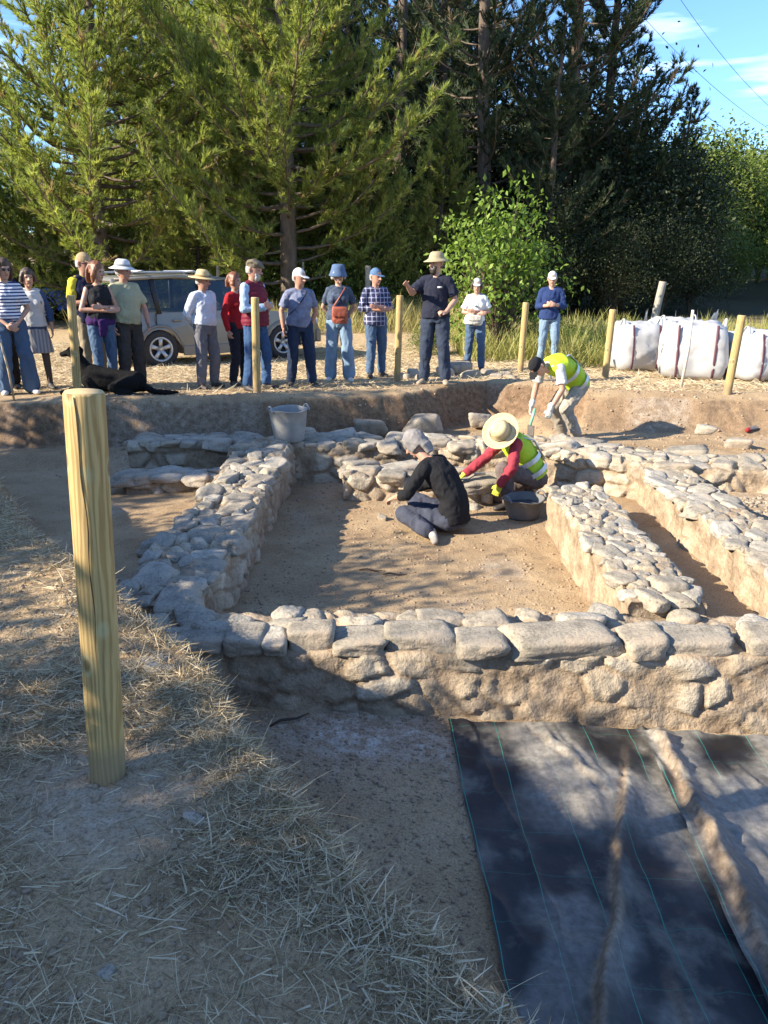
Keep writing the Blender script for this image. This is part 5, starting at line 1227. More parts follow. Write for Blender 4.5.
car(V3(-11.7, 24.9, H(-11.7, 24.9)), R(3), carpaint('deep_blue', (.012, .06, .40), .3), 'deep blue car partly hidden behind the girl in the grey skirt', M_BLACKP, 1.0, False, False)
car(V3(-15.3, 28.6, H(-15.3, 28.6)), R(-15), carpaint('white_paint', (.60, .60, .60), .0), 'white car parked farthest back behind the blue car', M_BLACKP, 1.0, False, False)

# ------------------------------------------------------------------ buckets and tools
def bucket(c, r_top, h, label, mat, squash=1.0, dirt=None, tilt=(0, 0)):
    root = empty('bucket', c, .4, label, 'bucket'); root.rotation_euler = (tilt[0], tilt[1], .5)
    A = Acc(); rb = r_top * .76; n = 40
    prof = [(.001, .004), (rb * .95, .004), (rb, .02), (rb + (r_top - rb) * .5, h * .5), (r_top * .99, h * .97), (r_top * 1.03, h * .985), (r_top * 1.03, h), (r_top * .97, h), (r_top * .94, h * .97), (rb * .97, .03), (.001, .02)]
    A.lathe(prof, n)
    v = np.array([tuple(q) for q in A.v]); k = v[:, 2] / h
    v[:, 0] *= 1 + (squash - 1) * k; v[:, 1] *= 1 - (squash - 1) * k * .8
    v[:, :2] *= (1 + .05 * fbm(v * 4 / max(h, .1) * .3 + 3, 3, 8))[:, None]; v[:, 2] += .03 * k * fbm(np.stack([v[:, 0] * 5, v[:, 1] * 5, 0 * k], 1), 2, 4)
    npmesh('tub', v, A.f, mat, root)
    for sd in (-1, 1):
        A = Acc(); pts = [(sd * r_top * squash * 1.0, (-.09 + .18 * t) * r_top / .22, h * .97 + .055 * math.sin(math.pi * t)) for t in [i / 10 for i in range(11)]]
        A.loft(pts, [.011] * 11, n=8); A.obj('handle', mat, root)
    if dirt:
        A = Acc(); A.lathe([(.001, h * .78), (r_top * .5, h * .74), (r_top * .88, h * .66)], 30); v = np.array([tuple(q) for q in A.v]); v[:, 2] += .03 * fbm(v * 12, 3, 2); npmesh('spoil', v, A.f, dirt, root)
    return root
M_TUB = simple('dusty_rubber', (.33, .32, .30), (.21, .205, .195), 7, .85, .3, 40, .004); M_TUB2 = simple('dark_rubber', (.085, .09, .10), (.16, .15, .13), 6, .8, .3, 40, .004)
bc = P(287, 439, -.22); bucket(V3(bc.x, bc.y + .22, -.285), .225, .37, 'tall grey rubber bucket standing on the far end of the left wall', M_TUB)
bc = P(523, 517, -.75); bc.z = H(bc.x, bc.y); bucket(bc, .205, .20, 'squat dusty rubber bucket on the room floor beside the kneeling worker', M_TUB2, 1.06, simple('dark_spoil', (.045, .05, .06), (.03, .03, .032), 20, .95))
M_STEEL = simple('tool_steel', (.30, .28, .26), (.16, .12, .09), 14, .4, metal=.7)
def trowel(c, rz, label):
    root = empty('trowel', c, rz, label, 'trowel')
    bm = bmesh.new(); pts = [(0, 0), (.03, .05), (.02, .09), (.16, .0)]; vs = [(0, -.04, 0), (.15, 0, .0), (0, .04, 0), (0, 0, .006)]
    V_ = [bm.verts.new(v) for v in vs]; V2 = [bm.verts.new((v[0], v[1], v[2] - .004)) for v in vs[:3]]
    bm.faces.new([V_[0], V_[1], V_[3]]); bm.faces.new([V_[1], V_[2], V_[3]]); bm.faces.new([V_[2], V_[0], V_[3]]); bm.faces.new(V2[::-1])
    bm.faces.new([V_[0], V2[0], V2[1], V_[1]]); bm.faces.new([V_[1], V2[1], V2[2], V_[2]]); bm.faces.new([V_[2], V2[2], V2[0], V_[0]])
    bmobj('blade', bm, M_STEEL, root)
    A = Acc(); A.loft([V3(0, 0, 0), V3(-.05, 0, .03), V3(-.07, 0, .045)], [.006] * 3, n=8); A.obj('shank', M_STEEL, root)
    A = Acc(); A.loft([V3(-.06, 0, .043), V3(-.11, 0, .05), V3(-.17, 0, .052)], [.014, .017, .014], n=10); A.obj('handle', M_HANDLE, root); return root
c = P(468, 488, -.45); trowel(V3(c.x, c.y, -.36), R(185), 'steel trowel in the hand of the straw hat worker')
c = Vector((1.76, 8.93, -.08))
root = empty('trowel', c, R(215), 'green handled scraper held by the worker bending over', 'scraper')
A = Acc(); A.loft([V3(0, 0, .16), V3(.03, 0, .06), V3(.06, 0, -.03)], [.016, .017, .014], n=10); A.obj('handle', simple('mint_plastic', (.20, .50, .36), None, 10, .5), root)
bm = bmesh.new(); box(bm, .04, .055, -.05, .05, -.15, -.03); bmobj('blade', bm, M_STEEL, root, bevel=.003)
# work gloves lying at the right bank
c = P(756, 406, 0); c.z = H(c.x, c.y)
c.z -= .02
root = empty('work_glove', c, .4, 'grey and red work gloves dropped on the right bank', 'gloves')
A = Acc(); hand(A, V3(-.05, 0, .04), V3(1, .1, .05), V3(0, 0, -1), 1, .3, 1.2); hand(A, V3(.02, .10, .05), V3(1, -.5, .1), V3(0, 0, -1), 1, .5, 1.2); remesh('palm', A, simple('grey_glove', (.12, .12, .13), None, 12, .9), root, .008, 1)
A = Acc(); A.cone((-.09, 0, .03), (-.05, 0, .035), .032, .03); remesh('cuff', A, simple('red_cuff', (.28, .02, .02), None, 12, .9), root, .008, 1)

# ------------------------------------------------------------------ boulders and loose stones
def ground_stone(px, py, a, b, h, label, group=None, rz=None, mat=None, sink=.35, z0=0.0, name='stone', tilt=(0, 0)):
    c = P(px, py, z0)
    for _ in range(6): c = P(px, py, H(c.x, c.y))
    o = stone(name, (c.x, c.y, c.z + h * (1 - sink) - .02), a, b, h, random.uniform(-.5, .5) if rz is None else rz, mat or M_ROCK, None, tilt)
    return tag(o, label, 'stone', group)
def at_stone(x, y, z, a, b, h, label, group=None, rz=0, mat=None, name='boulder', **k):
    return tag(stone(name, (x, y, z), a, b, h, rz, mat or M_ROCK, **k), label, 'stone', group)
at_stone(.56, 10.36, -.38, .25, .20, .16, 'large rounded boulder at the foot of the bank behind the seated worker')
at_stone(-.18, 10.1, -.38, .22, .16, .13, 'flat topped boulder at the foot of the bank left of the seated worker', rz=.2)
at_stone(1.35, 10.75, -.40, .15, .13, .10, 'small boulder at the foot of the bank left of the vest worker')
at_stone(-1.02, 9.45, -.33, .18, .13, .10, 'flat stone leaning beside the tall grey bucket', rz=-.3)
G_PILE = 'stones heaped at the feet of the speaker'
for px, py, a, h in ((404, 379, .10, .07), (413, 377, .10, .09), (446, 376, .16, .10), (458, 374, .22, .14), (470, 377, .16, .08), (487, 376, .13, .08), (497, 378, .10, .06), (506, 376, .11, .06), (512, 379, .08, .05), (420, 380, .08, .06)):
    ground_stone(px, py, a, a * .7, h, 'grey stone in the heap on the bank edge at the speaker\'s feet', G_PILE)
ground_stone(735, 447, .13, .10, .08, 'lone rounded stone on the floor of the right back trench')
ground_stone(706, 431, .10, .07, .05, 'small stone on the slope of the right back trench')
ground_stone(383, 520, .05, .04, .04, 'small stone on the room floor left of the seated worker')
ground_stone(465, 508, .17, .08, .05, 'flat slab lying on the floor between the two seated workers', rz=-.4)
ground_stone(611, 476, .10, .12, .13, 'upright stone at the head of the corridor between the two right walls')
G_FOOT = 'pale stones in the foreground straw'
ground_stone(196, 818, .035, .025, .022, 'pale flat stone in the straw right of the large round post')
ground_stone(106, 974, .022, .016, .018, 'small pale stone at the bottom of the photo')
for px, py in ((40, 634), (53, 652), (20, 640), (178, 642), (150, 640), (30, 700), (118, 690), (300, 770)):
    if px < 200: ground_stone(px, py, random.uniform(.014, .03), .016, .013, 'small white stone chip on the dry foreground bank', G_FOOT, mat=M_STONE)
for px, py in ((150, 662), (160, 658), (166, 668), (155, 671)):
    ground_stone(px, py, .045, .03, .02, 'pale lime mortar lump on the bank beside the front wall', 'lime mortar lumps', mat=M_STONE)
# crumbs of rubble: nobody could count them
def rubble(n, xy, smin, smax, label, mat, zone=None, name='rubble'):
    VS, FS, off = [], [], 0
    base, f = ico(1)
    for i in range(n):
        x, y = xy(); s_ = random.uniform(smin, smax) * random.choice((1, 1, .6, 1.4))
        v = base * (1 + .25 * rng.normal(size=(len(base), 1))) * np.array([s_, s_ * .8, s_ * .6]); a = random.uniform(0, 6.3); c_, sn = math.cos(a), math.sin(a)
        v = np.stack([v[:, 0] * c_ - v[:, 1] * sn, v[:, 0] * sn + v[:, 1] * c_, v[:, 2]], 1)
        VS.append(v + np.array([x, y, 0])); FS.append(f + off); off += len(v)
    VS = np.concatenate(VS); FS = np.concatenate(FS); m = len(base)
    cs = VS.reshape(n, m, 3).mean(1); z = heights(cs[:, 0], cs[:, 1]); VS[:, 2] += np.repeat(z, m) + .002
    return tag(npmesh(name, VS, FS, mat, smooth=False), label, 'rubble', kind='stuff')
M_CRUMB = simple('soil_crumbs', (.36, .27, .18), (.22, .15, .095), 2, .95)
def r_room(): return random.uniform(-1.0, 1.5), random.uniform(4.5, 8.6)
def r_front(): return random.uniform(-.7, .4), random.uniform(2.2, 3.85)
def r_back(): return random.uniform(-4, 5), random.uniform(8.5, 12)
def r_bank(): return random.uniform(-3, .3), random.uniform(1.2, 5.5)
rubble(1500, r_room, .004, .014, 'crumbs of soil and stone on the room floor', M_CRUMB)
rubble(900, r_front, .003, .012, 'crumbs of soil on the bare outer pit floor', M_CRUMB)
rubble(2600, r_back, .006, .022, 'crumbs of soil and stone round the back trench', M_CRUMB)
rubble(3500, r_bank, .003, .014, 'crumbs of soil on the foreground bank', M_CRUMB)
rubble(700, lambda: (random.uniform(3.05, 4.2), random.uniform(5.4, 7.3)), .01, .035, 'gravel heap right of the far right wall', M_ROCK, name='gravel')
# sticks
for (px, py, ln, a, lb) in ((290, 722, .24, .5, 'thin dark stick on the outer pit floor'), (372, 572, .22, -.2, 'thin dark root on the room floor'), (395, 576, .2, -.05, 'short dark stick on the room floor beside the root')):
    c = P(px, py, -.75); c = P(px, py, H(c.x, c.y)); A = Acc()
    A.loft([V3(-ln / 2, 0, .012), V3(-ln * .2, .012, .02), V3(ln * .15, -.008, .016), V3(ln / 2, .015, .012)], [.006, .008, .007, .003], n=8); o = A.obj('stick', simple('dark_stick', (.06, .04, .028), None, 12, .9)); o.location = c; o.rotation_euler = (0, 0, a); tag(o, lb, 'stick')

# ------------------------------------------------------------------ straw and grass
def blades(n, pts, length, width, dirs, name, mat, label, cat, tint=None, bend=0.3, seg=2, smooth=False):
    """strips of seg quads + pointed end. pts (n,3), dirs (n,3)"""
    d = dirs / np.linalg.norm(dirs, axis=1, keepdims=True); rnd = rng.normal(size=(n, 3)); w = np.cross(d, rnd); w /= np.linalg.norm(w, axis=1, keepdims=True)
    bn = np.cross(d, w); k = (rng.normal(0, bend, (n, 1)))
    rows = []
    for i in range(seg + 1):
        t = i / (seg + 0.35); c = pts + d * (length * t)[:, None] + bn * k * (length * t * t)[:, None]
        ww = (width * (1 - .5 * t))[:, None] * w / 2; rows += [c - ww, c + ww]
    tip = pts + d * length[:, None] + bn * k * length[:, None]
    V_ = np.stack(rows + [tip], 1); m = V_.shape[1]; V_ = V_.reshape(-1, 3); base = np.arange(n)[:, None] * m
    tris = []
    for i in range(seg):
        a, b, c, e = 2 * i, 2 * i + 1, 2 * i + 3, 2 * i + 2; tris += [[a, b, c], [a, c, e]]
    tris.append([2 * seg, 2 * seg + 1, 2 * seg + 2])
    F_ = np.concatenate([base + np.array(t)[None] for t in tris])
    tn = np.repeat(tint if tint is not None else rng.random(n), m)
    o = npmesh(name, V_, F_, mat, None, smooth, {'tint': tn})
    return tag(o, label, cat, kind='stuff') if label else o
def scatter(n, x0, x1, y0, y1, keep):
    xs_ = rng.uniform(x0, x1, n); ys_ = rng.uniform(y0, y1, n); k = keep(xs_, ys_); return xs_[k], ys_[k]
def bank_keep(x, y):
    d, _ = pit_dist(x, y)
    p = np.stack([x, y, 0 * x], 1); dens = np.clip(.55 + 1.5 * fbm(p * 1.5, 3, 50), .08, 1)
    b_ = np.exp(-(((x - pbase.x + .02) / 0.40) ** 2 + ((y - pbase.y + .05) / 0.31) ** 2) ** 2)
    edge = np.exp(-((d + .02) / .25) ** 2)
    return (d < .06) & (rng.random(len(x)) < np.clip(dens + edge, 0, 1) * (1 - .95 * b_))
sx_, sy_ = scatter(78000, -3.6, .7, .75, 6.4, bank_keep); n = len(sx_)
sz_ = heights(sx_, sy_) + rng.uniform(.002, .03, n) * rng.random(n)
a = rng.uniform(0, 2 * np.pi, n); el = rng.normal(.03, .10, n)
blades(n, np.stack([sx_, sy_, sz_], 1), rng.uniform(.02, .10, n) * np.where(rng.random(n) < .07, 2.0, 1), rng.uniform(.0016, .0052, n) * np.where(rng.random(n) < .05, 1.6, 1), np.stack([np.cos(a), np.sin(a), el], 1), 'straw_litter', M_STRAW, 'dry straw and cut grass strewn over the foreground bank', 'straw')
sx_, sy_ = scatter(60000, -1.7, .75, .7, 2.9, bank_keep); n = len(sx_); a = rng.uniform(0, 2 * np.pi, n)
blades(n, np.stack([sx_, sy_, heights(sx_, sy_) + rng.uniform(.002, .035, n) * rng.random(n)], 1), rng.uniform(.02, .09, n) * np.where(rng.random(n) < .07, 2.0, 1), rng.uniform(.0014, .0040, n) * np.where(rng.random(n) < .05, 1.6, 1), np.stack([np.cos(a), np.sin(a), rng.normal(.03, .10, n)], 1), 'straw_litter', M_STRAW, 'dry straw and cut stalks lying thick at the bottom of the photo', 'straw')
# tufts along the lip of the bank and scattered
def tufts(centers, per, hmin, hmax, spread, name, label, mat, width=(.0018, .004), cat='grass', tint=None, lean=.55):
    m = len(centers); n = m * per; c = np.repeat(centers, per, 0); a = rng.uniform(0, 2 * np.pi, n); rr = spread * np.sqrt(rng.random(n))
    p = np.stack([c[:, 0] + rr * np.cos(a), c[:, 1] + rr * np.sin(a), c[:, 2]], 1); p[:, 2] = heights(p[:, 0], p[:, 1]) - .005
    d = np.stack([np.cos(a) * lean * rng.random(n), np.sin(a) * lean * rng.random(n), np.ones(n)], 1)
    return blades(n, p, rng.uniform(hmin, hmax, n), rng.uniform(*width, n), d, name, mat, label, cat, tint, .35, 3)
cs = []
E_ = PIT[15:22]
for i in range(len(E_) - 1):
    for t in np.arange(0, 1, .055):
        q = E_[i] * (1 - t) + E_[i + 1] * t; cs.append((q[0] + rng.normal(-.04, .07), q[1] + rng.normal(-.04, .07), 0))
cs += [(rng.uniform(-2.8, -.2), rng.uniform(1.1, 5), 0) for _ in range(60)]
cs = np.array([c for c in cs if pit_dist(np.array([c[0]]), np.array([c[1]]))[0][0] < .04])
tufts(cs, 22, .02, .085, .08, 'dry_grass', 'tufts of dry grass on the lip of the foreground bank', M_STRAW, (.0015, .0034), lean=2.2)
# field straw behind the spectators
def field_keep(x, y):
    d, _ = pit_dist(x, y); return (d < -.5) & (y > 10.6)
sx_, sy_ = scatter(60000, -11, 9, 10.4, 19, field_keep); n = len(sx_); a = rng.uniform(0, 6.3, n)
blades(n, np.stack([sx_, sy_, heights(sx_, sy_) + .004], 1), rng.uniform(.05, .2, n), rng.uniform(.004, .010, n), np.stack([np.cos(a), np.sin(a), rng.uniform(0, .35, n)], 1), 'field_straw', M_STRAW, 'flattened dry straw on the field behind the spectators', 'straw', rng.uniform(.3, .95, n), seg=1)
def tall(n, x0, x1, y0, y1, h0, h1, name, label, tlo, thi, w=(.008, .02), keep=None):
    x, y = scatter(n, x0, x1, y0, y1, keep or (lambda x, y: fbm(np.stack([x * .7, y * .7, 0 * x], 1), 3, 70) > -.15)); n = len(x); a = rng.uniform(0, 6.3, n)
    hh = rng.uniform(h0, h1, n) * (1 + .5 * fbm(np.stack([x * .9, y * .9, 0 * x], 1), 2, 71))
    blades(n, np.stack([x, y, heights(x, y) - .01], 1), hh, rng.uniform(*w, n), np.stack([.45 * np.cos(a) + .15, .45 * np.sin(a), np.ones(n)], 1), name, M_GRASS, label, 'grass', rng.uniform(tlo, thi, n), .3, 3)
tall(26000, 1.6, 16, 14.2, 20, .28, .70, 'tall_grass', 'tall yellow green grass behind the bulk bags', .1, .8, (.008, .018), lambda x, y: (y > 14.2 + .5 * np.sin(x * 1.3)) & ((x > 3.2) | (y > 15.5)))
tall(14000, -20, 3, 21.0, 25, .3, .85, 'dry_tall_grass', 'tall dry grass along the field edge behind the cars', .55, 1.0, keep=lambda x, y: (x > -8.5) | (y > 26))

# ------------------------------------------------------------------ trees
def needle_mesh(tips, dirs, per, length, width, spread, tint):
    n = len(tips) * per; c = np.repeat(tips, per, 0); d = np.repeat(dirs, per, 0) + rng.normal(0, spread, (n, 3)); d /= np.linalg.norm(d, axis=1, keepdims=True)
    w = np.cross(d, rng.normal(size=(n, 3))); w /= np.linalg.norm(w, axis=1, keepdims=True); w *= width / 2
    ln = (length * rng.uniform(.7, 1.25, n))[:, None]
    V_ = np.stack([c - w, c + w, c + d * ln], 1).reshape(-1, 3); F_ = np.arange(n * 3).reshape(n, 3)
    return V_, F_, np.repeat(np.repeat(tint, per), 3)
def pine_parts(seed, h, r_base, crown0, rad, per=11, nlen=.26, nwid=.028, whorls=24, droop=.0, tuftn=3, rise=.35, gappy=.1, dens=5.2):
    r = np.random.default_rng(seed); A = Acc()
    bx, by = r.normal(0, .25, 2); tp = lambda t: V3(bx * t * t * 1.5 + .15 * math.sin(t * 5 + seed), by * t * t * 1.5 + .12 * math.cos(t * 4 + seed), h * t)
    A.loft([tp(i / 14) for i in range(15)], [r_base * (1 - i / 14) ** .8 + .02 for i in range(15)], n=10)
    tips, dirs, tint = [], [], []
    for wv in range(whorls):
        t = crown0 + (1 - crown0) * (wv / (whorls - 1)) ** .9 * .985; nb = r.integers(3, 6)
        env = rad * (min(1, (1 - t) / (1 - crown0) * 1.35 + .06)) * (0.75 + .25 * math.sin(3.14 * min(1, (t - crown0) / (1 - crown0) * 1.6 + .2)))
        a0 = r.uniform(0, 6.28)
        for k in range(nb):
            if r.random() < gappy: continue
            az = a0 + 6.283 * k / nb + r.normal(0, .25); ln = env * r.uniform(.6, 1.12); p0 = tp(t)
            up = rise * (.3 + t) + r.normal(0, .12) - droop
            pts = []; m = 7
            for i in range(m):
                u = i / (m - 1); pts.append(p0 + V3(math.cos(az + .25 * u * math.sin(seed + wv)) * ln * u, math.sin(az + .25 * u * math.sin(seed + wv)) * ln * u, ln * (up * u + .28 * u * u - .1 * math.sin(u * 3.14))))
            rb = .009 + .011 * ln
            A.loft(pts, [rb * (1 - .85 * i / (m - 1)) for i in range(m)], n=5)
            ntw = max(4, int(ln * dens))
            for q in range(ntw):
                u = .22 + .78 * (q + r.random()) / ntw; i = min(int(u * (m - 1)), m - 2); b_ = pts[i].lerp(pts[i + 1], u * (m - 1) - i); out = (pts[i + 1] - pts[i]).normalized()
                sd = r.choice((-1, 1)); lat = (Quaternion(out, r.normal(0, .8)) @ out.cross(V3(0, 0, 1)).normalized()) * sd; tl = r.uniform(.25, .75) * (1.15 - .55 * u) * min(1.2, ln * .45 + .3)
                td = (out * r.uniform(.5, .9) + lat * r.uniform(.3, 1.0) + V3(0, 0, r.uniform(.0, .55))).normalized(); e = b_ + td * tl
                A.loft([b_, e], [.010, .005], n=3, caps=False); tv = np.clip(r.normal(.5, .22) + .1 * (u - .5), 0, .93)
                if r.random() < .03: tv = 1.0
                for s_ in range(tuftn):
                    f_ = (s_ + .6) / tuftn; tips.append(tuple(b_.lerp(e, f_))); dirs.append(tuple(td + V3(0, 0, .25))); tint.append(tv + r.normal(0, .07))
            tips.append(tuple(pts[-1])); dirs.append(tuple((pts[-1] - pts[-2]).normalized() + V3(0, 0, .3))); tint.append(.6)
    tint = np.clip(np.array(tint), 0, 1); V_, F_, T_ = needle_mesh(np.array(tips), np.array(dirs), per, nlen, nwid, .42, tint)
    return A, V_, F_, T_
def pine(name, seed, mat, **k):
    A, V_, F_, T_ = pine_parts(seed, **k); root = empty(name)
    A.obj('trunk', M_BARK, root); npmesh('crown', V_, F_, mat, root, False, {'tint': T_}); return root
def leafy_parts(seed, h, rad, z0, clumps, per, leaf, stem=True, stretch=1.0, upright=False):
    r = np.random.default_rng(seed); A = Acc(); cs = []
    A.loft([V3(0, 0, 0), V3(.05, .03, h * .3), V3(.02, -.05, h * .6)], [.03 + h * .014, .02 + h * .010, .015 + h * .005], n=8)
    for i in range(clumps):
        while True:
            q = r.uniform(-1, 1, 3)
            if .25 < np.linalg.norm(q) < 1: break
        q = q * ((r.uniform(.7, 1.25) if upright else 1)) * (0.75 + .25 * vnoise(q[None] * 2.2 + seed, 3)[0] * 1.6); z = z0 + (h - z0) * (q[2] + 1) / 2; c = V3(q[0] * rad, q[1] * rad * stretch, z); cs.append(c)
        s0 = V3(r.normal(0, .03), r.normal(0, .03), h * r.uniform(.02, .55) if not upright else r.uniform(0, h * .25)); s0.z = min(s0.z, z * .8)
        A.loft([s0, s0.lerp(c, .5) + V3(0, 0, .04 * h), c], [.008 + h * .003, .006 + h * .002, .004], n=5, caps=False)
    cs = np.array([tuple(c) for c in cs]); n = clumps * per; sc = rad * (.15 if upright else .24)
    c = np.repeat(cs, per, 0) + r.normal(0, sc, (n, 3)) * np.array([1, 1, .75])
    d = r.normal(0, 1, (n, 3)) + np.array([0, 0, -.25]); d /= np.linalg.norm(d, axis=1, keepdims=True); nz_ = r.normal(0, .6, (n, 3)) + np.array([0, 0, 1.0]); w = np.cross(d, nz_); w /= np.linalg.norm(w, axis=1, keepdims=True)
    ln = (leaf * r.uniform(.6, 1.25, n))[:, None]; w = w * ln * .28; fold = np.cross(w, d); fold = fold / np.linalg.norm(fold, axis=1, keepdims=True) * ln * .08
    V_ = np.stack([c, c + d * ln * .45 - w + fold, c + d * ln, c + d * ln * .45 + w + fold], 1).reshape(-1, 3); b_ = np.arange(n)[:, None] * 4
    F_ = np.concatenate([b_ + np.array([0, 1, 2]), b_ + np.array([0, 2, 3])]); T_ = np.repeat(np.clip(np.repeat(r.normal(.5, .16, clumps), per) + r.normal(0, .16, n), 0, 1), 4)
    return A, V_, F_, T_
def leafy(name, seed, mat, trunk='trunk', **k):
    A, V_, F_, T_ = leafy_parts(seed, **k); root = empty(name); A.obj(trunk, M_BARK, root); npmesh('crown' if trunk == 'trunk' else 'foliage', V_, F_, mat, root, False, {'tint': T_}); return root
def put(o, x, y, rz=0, s=1.0, label=None, cat='tree', group=None, dz=0):
    o.location = (x, y, H(x, y) + dz); o.rotation_euler = (0, 0, rz); o.scale = (s, s, s * random.uniform(.95, 1.06)); return tag(o, label, cat, group)
PA = pine('pine_tree', 3, M_PINE, h=13.5, r_base=.24, crown0=.08, rad=4.9, rise=.38, whorls=42, per=13, tuftn=4, nlen=.19, nwid=.027, dens=11, gappy=.02)
PB = pine('pine_tree', 8, M_PINE, h=15, r_base=.26, crown0=.08, rad=4.6, rise=.42, whorls=42, per=13, tuftn=4, nlen=.19, nwid=.027, dens=11, gappy=.02)
PD = pine('pine_tree', 15, M_PINE_SHADED, h=17, r_base=.27, crown0=.20, rad=3.3, whorls=30, per=10, tuftn=4, nlen=.26, nwid=.032, gappy=.15, dens=6)
PE = pine('pine_tree', 22, M_PINE_SHADED, h=15, r_base=.24, crown0=.03, rad=3.3, whorls=34, per=10, tuftn=4, nlen=.26, nwid=.032, gappy=.1, dens=7)
def tree(src, first, *a, **k):
    o = src if first else copy_tree(src); return put(o, *a, **k)
G_PINE = 'tall pines along the field edge'
tree(PA, 1, -8.2, 23.8, 0.3, 1.0, 'light green pine left of the sky gap at top left', group=G_PINE)
tree(PB, 1, -2.9, 23.8, 1.4, 0.98, 'broad light green pine reaching down behind the silver car', group=G_PINE)
tree(PA, 0, -14.8, 33.0, 2.2, .52, 'small light green pine at the far left edge', group=G_PINE)
tree(PB, 0, -6.0, 31, 4.0, 1.1, 'light green pine standing between and behind the two front pines', group=G_PINE)
tree(PD, 1, 3.4, 27.5, 0.0, 1.0, 'dark tall pine behind the speaker', group=G_PINE)
tree(PD, 0, 6.0, 28.5, 2.0, 0.98, 'dark tall pine with bare trunk right of the leafy bush', group=G_PINE)
tree(PE, 1, 8.0, 30.0, 0.5, 1.0, 'dark pine nearest the open sky at the right', group=G_PINE)
tree(PE, 0, 11.2, 31.5, 3.0, 0.5, 'small dark pine standing against the blue sky', group=G_PINE)
tree(PD, 0, 0.6, 31.5, 4.1, 1.05, 'dark pine behind the broad light green pine', group=G_PINE)
tree(PE, 0, 5.2, 25.8, 1.1, 0.62, 'low dark pine behind the leafy bush', group=G_PINE)
for x, y, s_ in ((-5.6, 24.6, .36), (-0.4, 25.2, .40), (1.7, 26.0, .44), (-11.2, 26.4, .36), (-8.9, 26.5, .4), (-2.0, 26.6, .42), (-4.0, 27, .5)):
    tree(PA if x < -3 else PB, 0, x, y, random.uniform(0, 6.3), s_, 'young light green pine filling the gap under the big front pines', group='young pines under the front pines')
G_LOW = 'dark leafy trees at the right'
DT = leafy('dark_tree', 61, M_LEAF_SHADED, h=6.2, rad=2.7, z0=.2, clumps=200, per=110, leaf=.13); first = True
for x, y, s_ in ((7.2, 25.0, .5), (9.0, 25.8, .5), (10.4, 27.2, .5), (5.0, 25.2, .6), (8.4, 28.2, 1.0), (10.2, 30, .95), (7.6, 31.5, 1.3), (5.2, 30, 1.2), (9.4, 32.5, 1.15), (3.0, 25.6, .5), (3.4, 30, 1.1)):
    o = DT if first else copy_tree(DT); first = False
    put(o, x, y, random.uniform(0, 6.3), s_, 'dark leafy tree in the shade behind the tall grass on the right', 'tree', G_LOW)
G_WOOD = 'dark pines of the wood behind'
for i in range(30):
    x = -13.5 + i * .66 + random.uniform(-.5, .5); y = 35 + random.uniform(-1.5, 6)
    tree(PE if i % 3 else PD, 0, x, y, random.uniform(0, 6.3), (random.uniform(.8, 1.0) if -10.5 < x < 9.5 else .45), 'dark pine in the wood behind the front row of pines', group=G_WOOD)
BU = leafy('leafy_bush', 5, M_BROAD, 'stems', h=3.85, rad=1.5, z0=.25, clumps=165, per=26, leaf=.14, upright=True)
q = P(492, 349, -.1); put(BU, q.x - .1, 16.8, 0.4, .9, 'bright green broadleaf bush behind the white T-shirt woman', 'bush')
SH = leafy('shrub', 9, M_WOODS, 'stems', h=1.6, rad=1.4, z0=.1, clumps=120, per=60, leaf=.075)
SHD = leafy('shrub', 12, M_WOODS, 'stems', h=2.4, rad=1.9, z0=.1, clumps=140, per=60, leaf=.085)
G_SH = 'undergrowth shrubs under the pines'
put(SHD, -13.5, 24.0, 1.0, .9, 'bushy undergrowth shrub at the foot of the pines', 'shrub', G_SH)
first = True
for i in range(18):
    x = -15 + i * 1.0 + random.uniform(-.4, .4); y = 24.6 + random.uniform(-.6, 2.6)
    o = SH if first else copy_tree(SH if i % 2 else SHD)
    put(o, x, y, random.uniform(0, 6.3), random.uniform(.5, .95), 'bushy undergrowth shrub at the foot of the pines', 'shrub', G_SH); first = False
for px, y, s_ in ((568, 16.2, .42), (545, 17, .5), (590, 15.6, .32), (430, 17.2, .4)):
    q = PY(px, 330, y); put(copy_tree(SH), q.x, y, random.uniform(0, 6), s_, 'low bramble clump in the grass near the leafy bush', 'shrub', 'bramble clumps near the bush')
WT = leafy('broadleaf_tree', 31, M_WOODS, h=8.5, rad=3.2, z0=.8, clumps=230, per=46, leaf=.26)
G_W = 'sunlit trees at the far right'
first = True
for x, y, s_ in ((17.8, 42, .74), (20.2, 43.5, .8), (16.6, 47, .9), (21.5, 39.5, .55), (18.4, 36.5, .42), (20.6, 35, .36), (15.2, 38, .5), (23.4, 41, .62), (14.6, 34, .34), (17, 33, .3), (19.5, 31.5, .26), (22, 46, .92), (26.5, 49, 1.0), (19.8, 52, 1.05), (31, 52, 1.0), (24, 57, 1.15), (28.5, 44, .75), (35, 50, 1.1), (17.5, 58, 1.1)):
    o = WT if first else copy_tree(WT); first = False; put(o, x, y, random.uniform(0, 6.3), s_, 'sunlit yellow green tree in the distance at the right edge', 'tree', G_W)
for x, y, s_ in ((-12.2, 22.5, .62), (-14.8, 24, .8)):
    put(copy_tree(WT), x, y, random.uniform(0, 6), s_, 'bright leafy tree at the left edge behind the cars', 'tree', 'leafy trees at the left edge')
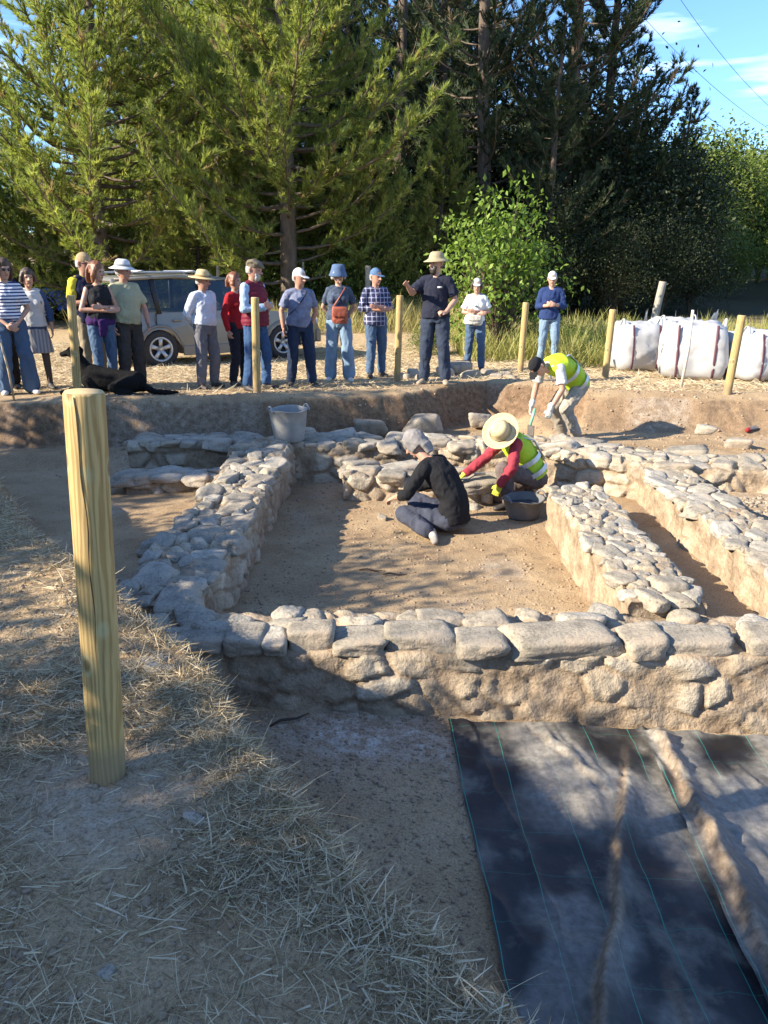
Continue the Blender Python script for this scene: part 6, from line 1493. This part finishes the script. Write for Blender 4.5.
# far wooded hill closing the horizon
def hill():
    n = 120; xs_ = np.linspace(-260, 260, n); V_ = []; 
    for j in range(8):
        t = j / 7; hh = 9 * math.sin(t * math.pi / 2)
        for x in xs_: V_.append((x, 150 + 120 * t, 2.5 + hh * (1 + .35 * math.sin(x * .021) + .2 * math.sin(x * .057 + 1)) + .5 * math.sin(x * 1.7)))
    ii = np.arange(n * 8).reshape(8, n); F_ = np.stack([ii[:-1, :-1].ravel(), ii[:-1, 1:].ravel(), ii[1:, 1:].ravel(), ii[1:, :-1].ravel()], 1)
    return tag(npmesh('hills', np.array(V_), F_, simple('far_woods', (.05, .075, .03), (.03, .045, .02), 2, 1)), 'low wooded hills on the horizon', kind='structure')
hill()
# cables
for i, (a, b_) in enumerate((((640, -61), (800, 134)), ((600, -31), (800, 149)), ((600, 20), (800, 172)))):
    d0, d1 = 62, 74; p0 = PY(a[0], a[1], d0); p1 = PY(b_[0], b_[1], d1); pts = [p0.lerp(p1, t / 16) - V3(0, 0, 1.0 * math.sin(math.pi * t / 16)) for t in range(17)]
    A = Acc(); A.loft(pts, [.017] * 17, n=5); tag(A.obj('power_cable', simple('cable', (.05, .05, .055), None, 5, .6)), ('upper', 'middle', 'lower')[i] + ' of the three overhead cables crossing the sky at top right', 'cable', 'overhead cables')

# trees just outside the left edge, whose shade lies over the bank and the left trench
G_OFF = 'trees outside the left edge'
for x, y, s_ in ((-10.2, -1.9, .74), (-10.4, -3.0, .80), (-9.9, -.3, .50), (-9.9, .9, .50), (-9.0, 2.2, .40), (-12.5, -4.0, .86), (-6.6, -1.2, .53), (-5.8, 2.4, .27), (-5.8, 1.3, .32), (-5.7, .1, .36), (-6.2, 3.7, .37), (-5.6, 3.1, .25), (-7.4, 4.4, .36), (-5.4, -1.0, .46), (-4.9, -.3, .38), (-7.2, .7, .43), (-6.8, -2.1, .60), (-9.2, -4.4, .75)):
    put(copy_tree(WT), x, y, random.uniform(0, 6.3), s_, 'leafy tree outside the left edge shading the foreground bank', 'tree', G_OFF)
NT = leafy('broadleaf_tree', 44, M_WOODS, h=6.5, rad=1.3, z0=.2, clumps=190, per=50, leaf=.22)
put(NT, -9.9, 6.5, .4, 1.0, 'slim leafy tree outside the left edge shading the left trench', 'tree', 'slim trees outside the left edge')
put(copy_tree(NT), -10.9, 5.6, 2.4, .86, 'slim leafy tree outside the left edge shading the left trench', 'tree', 'slim trees outside the left edge')
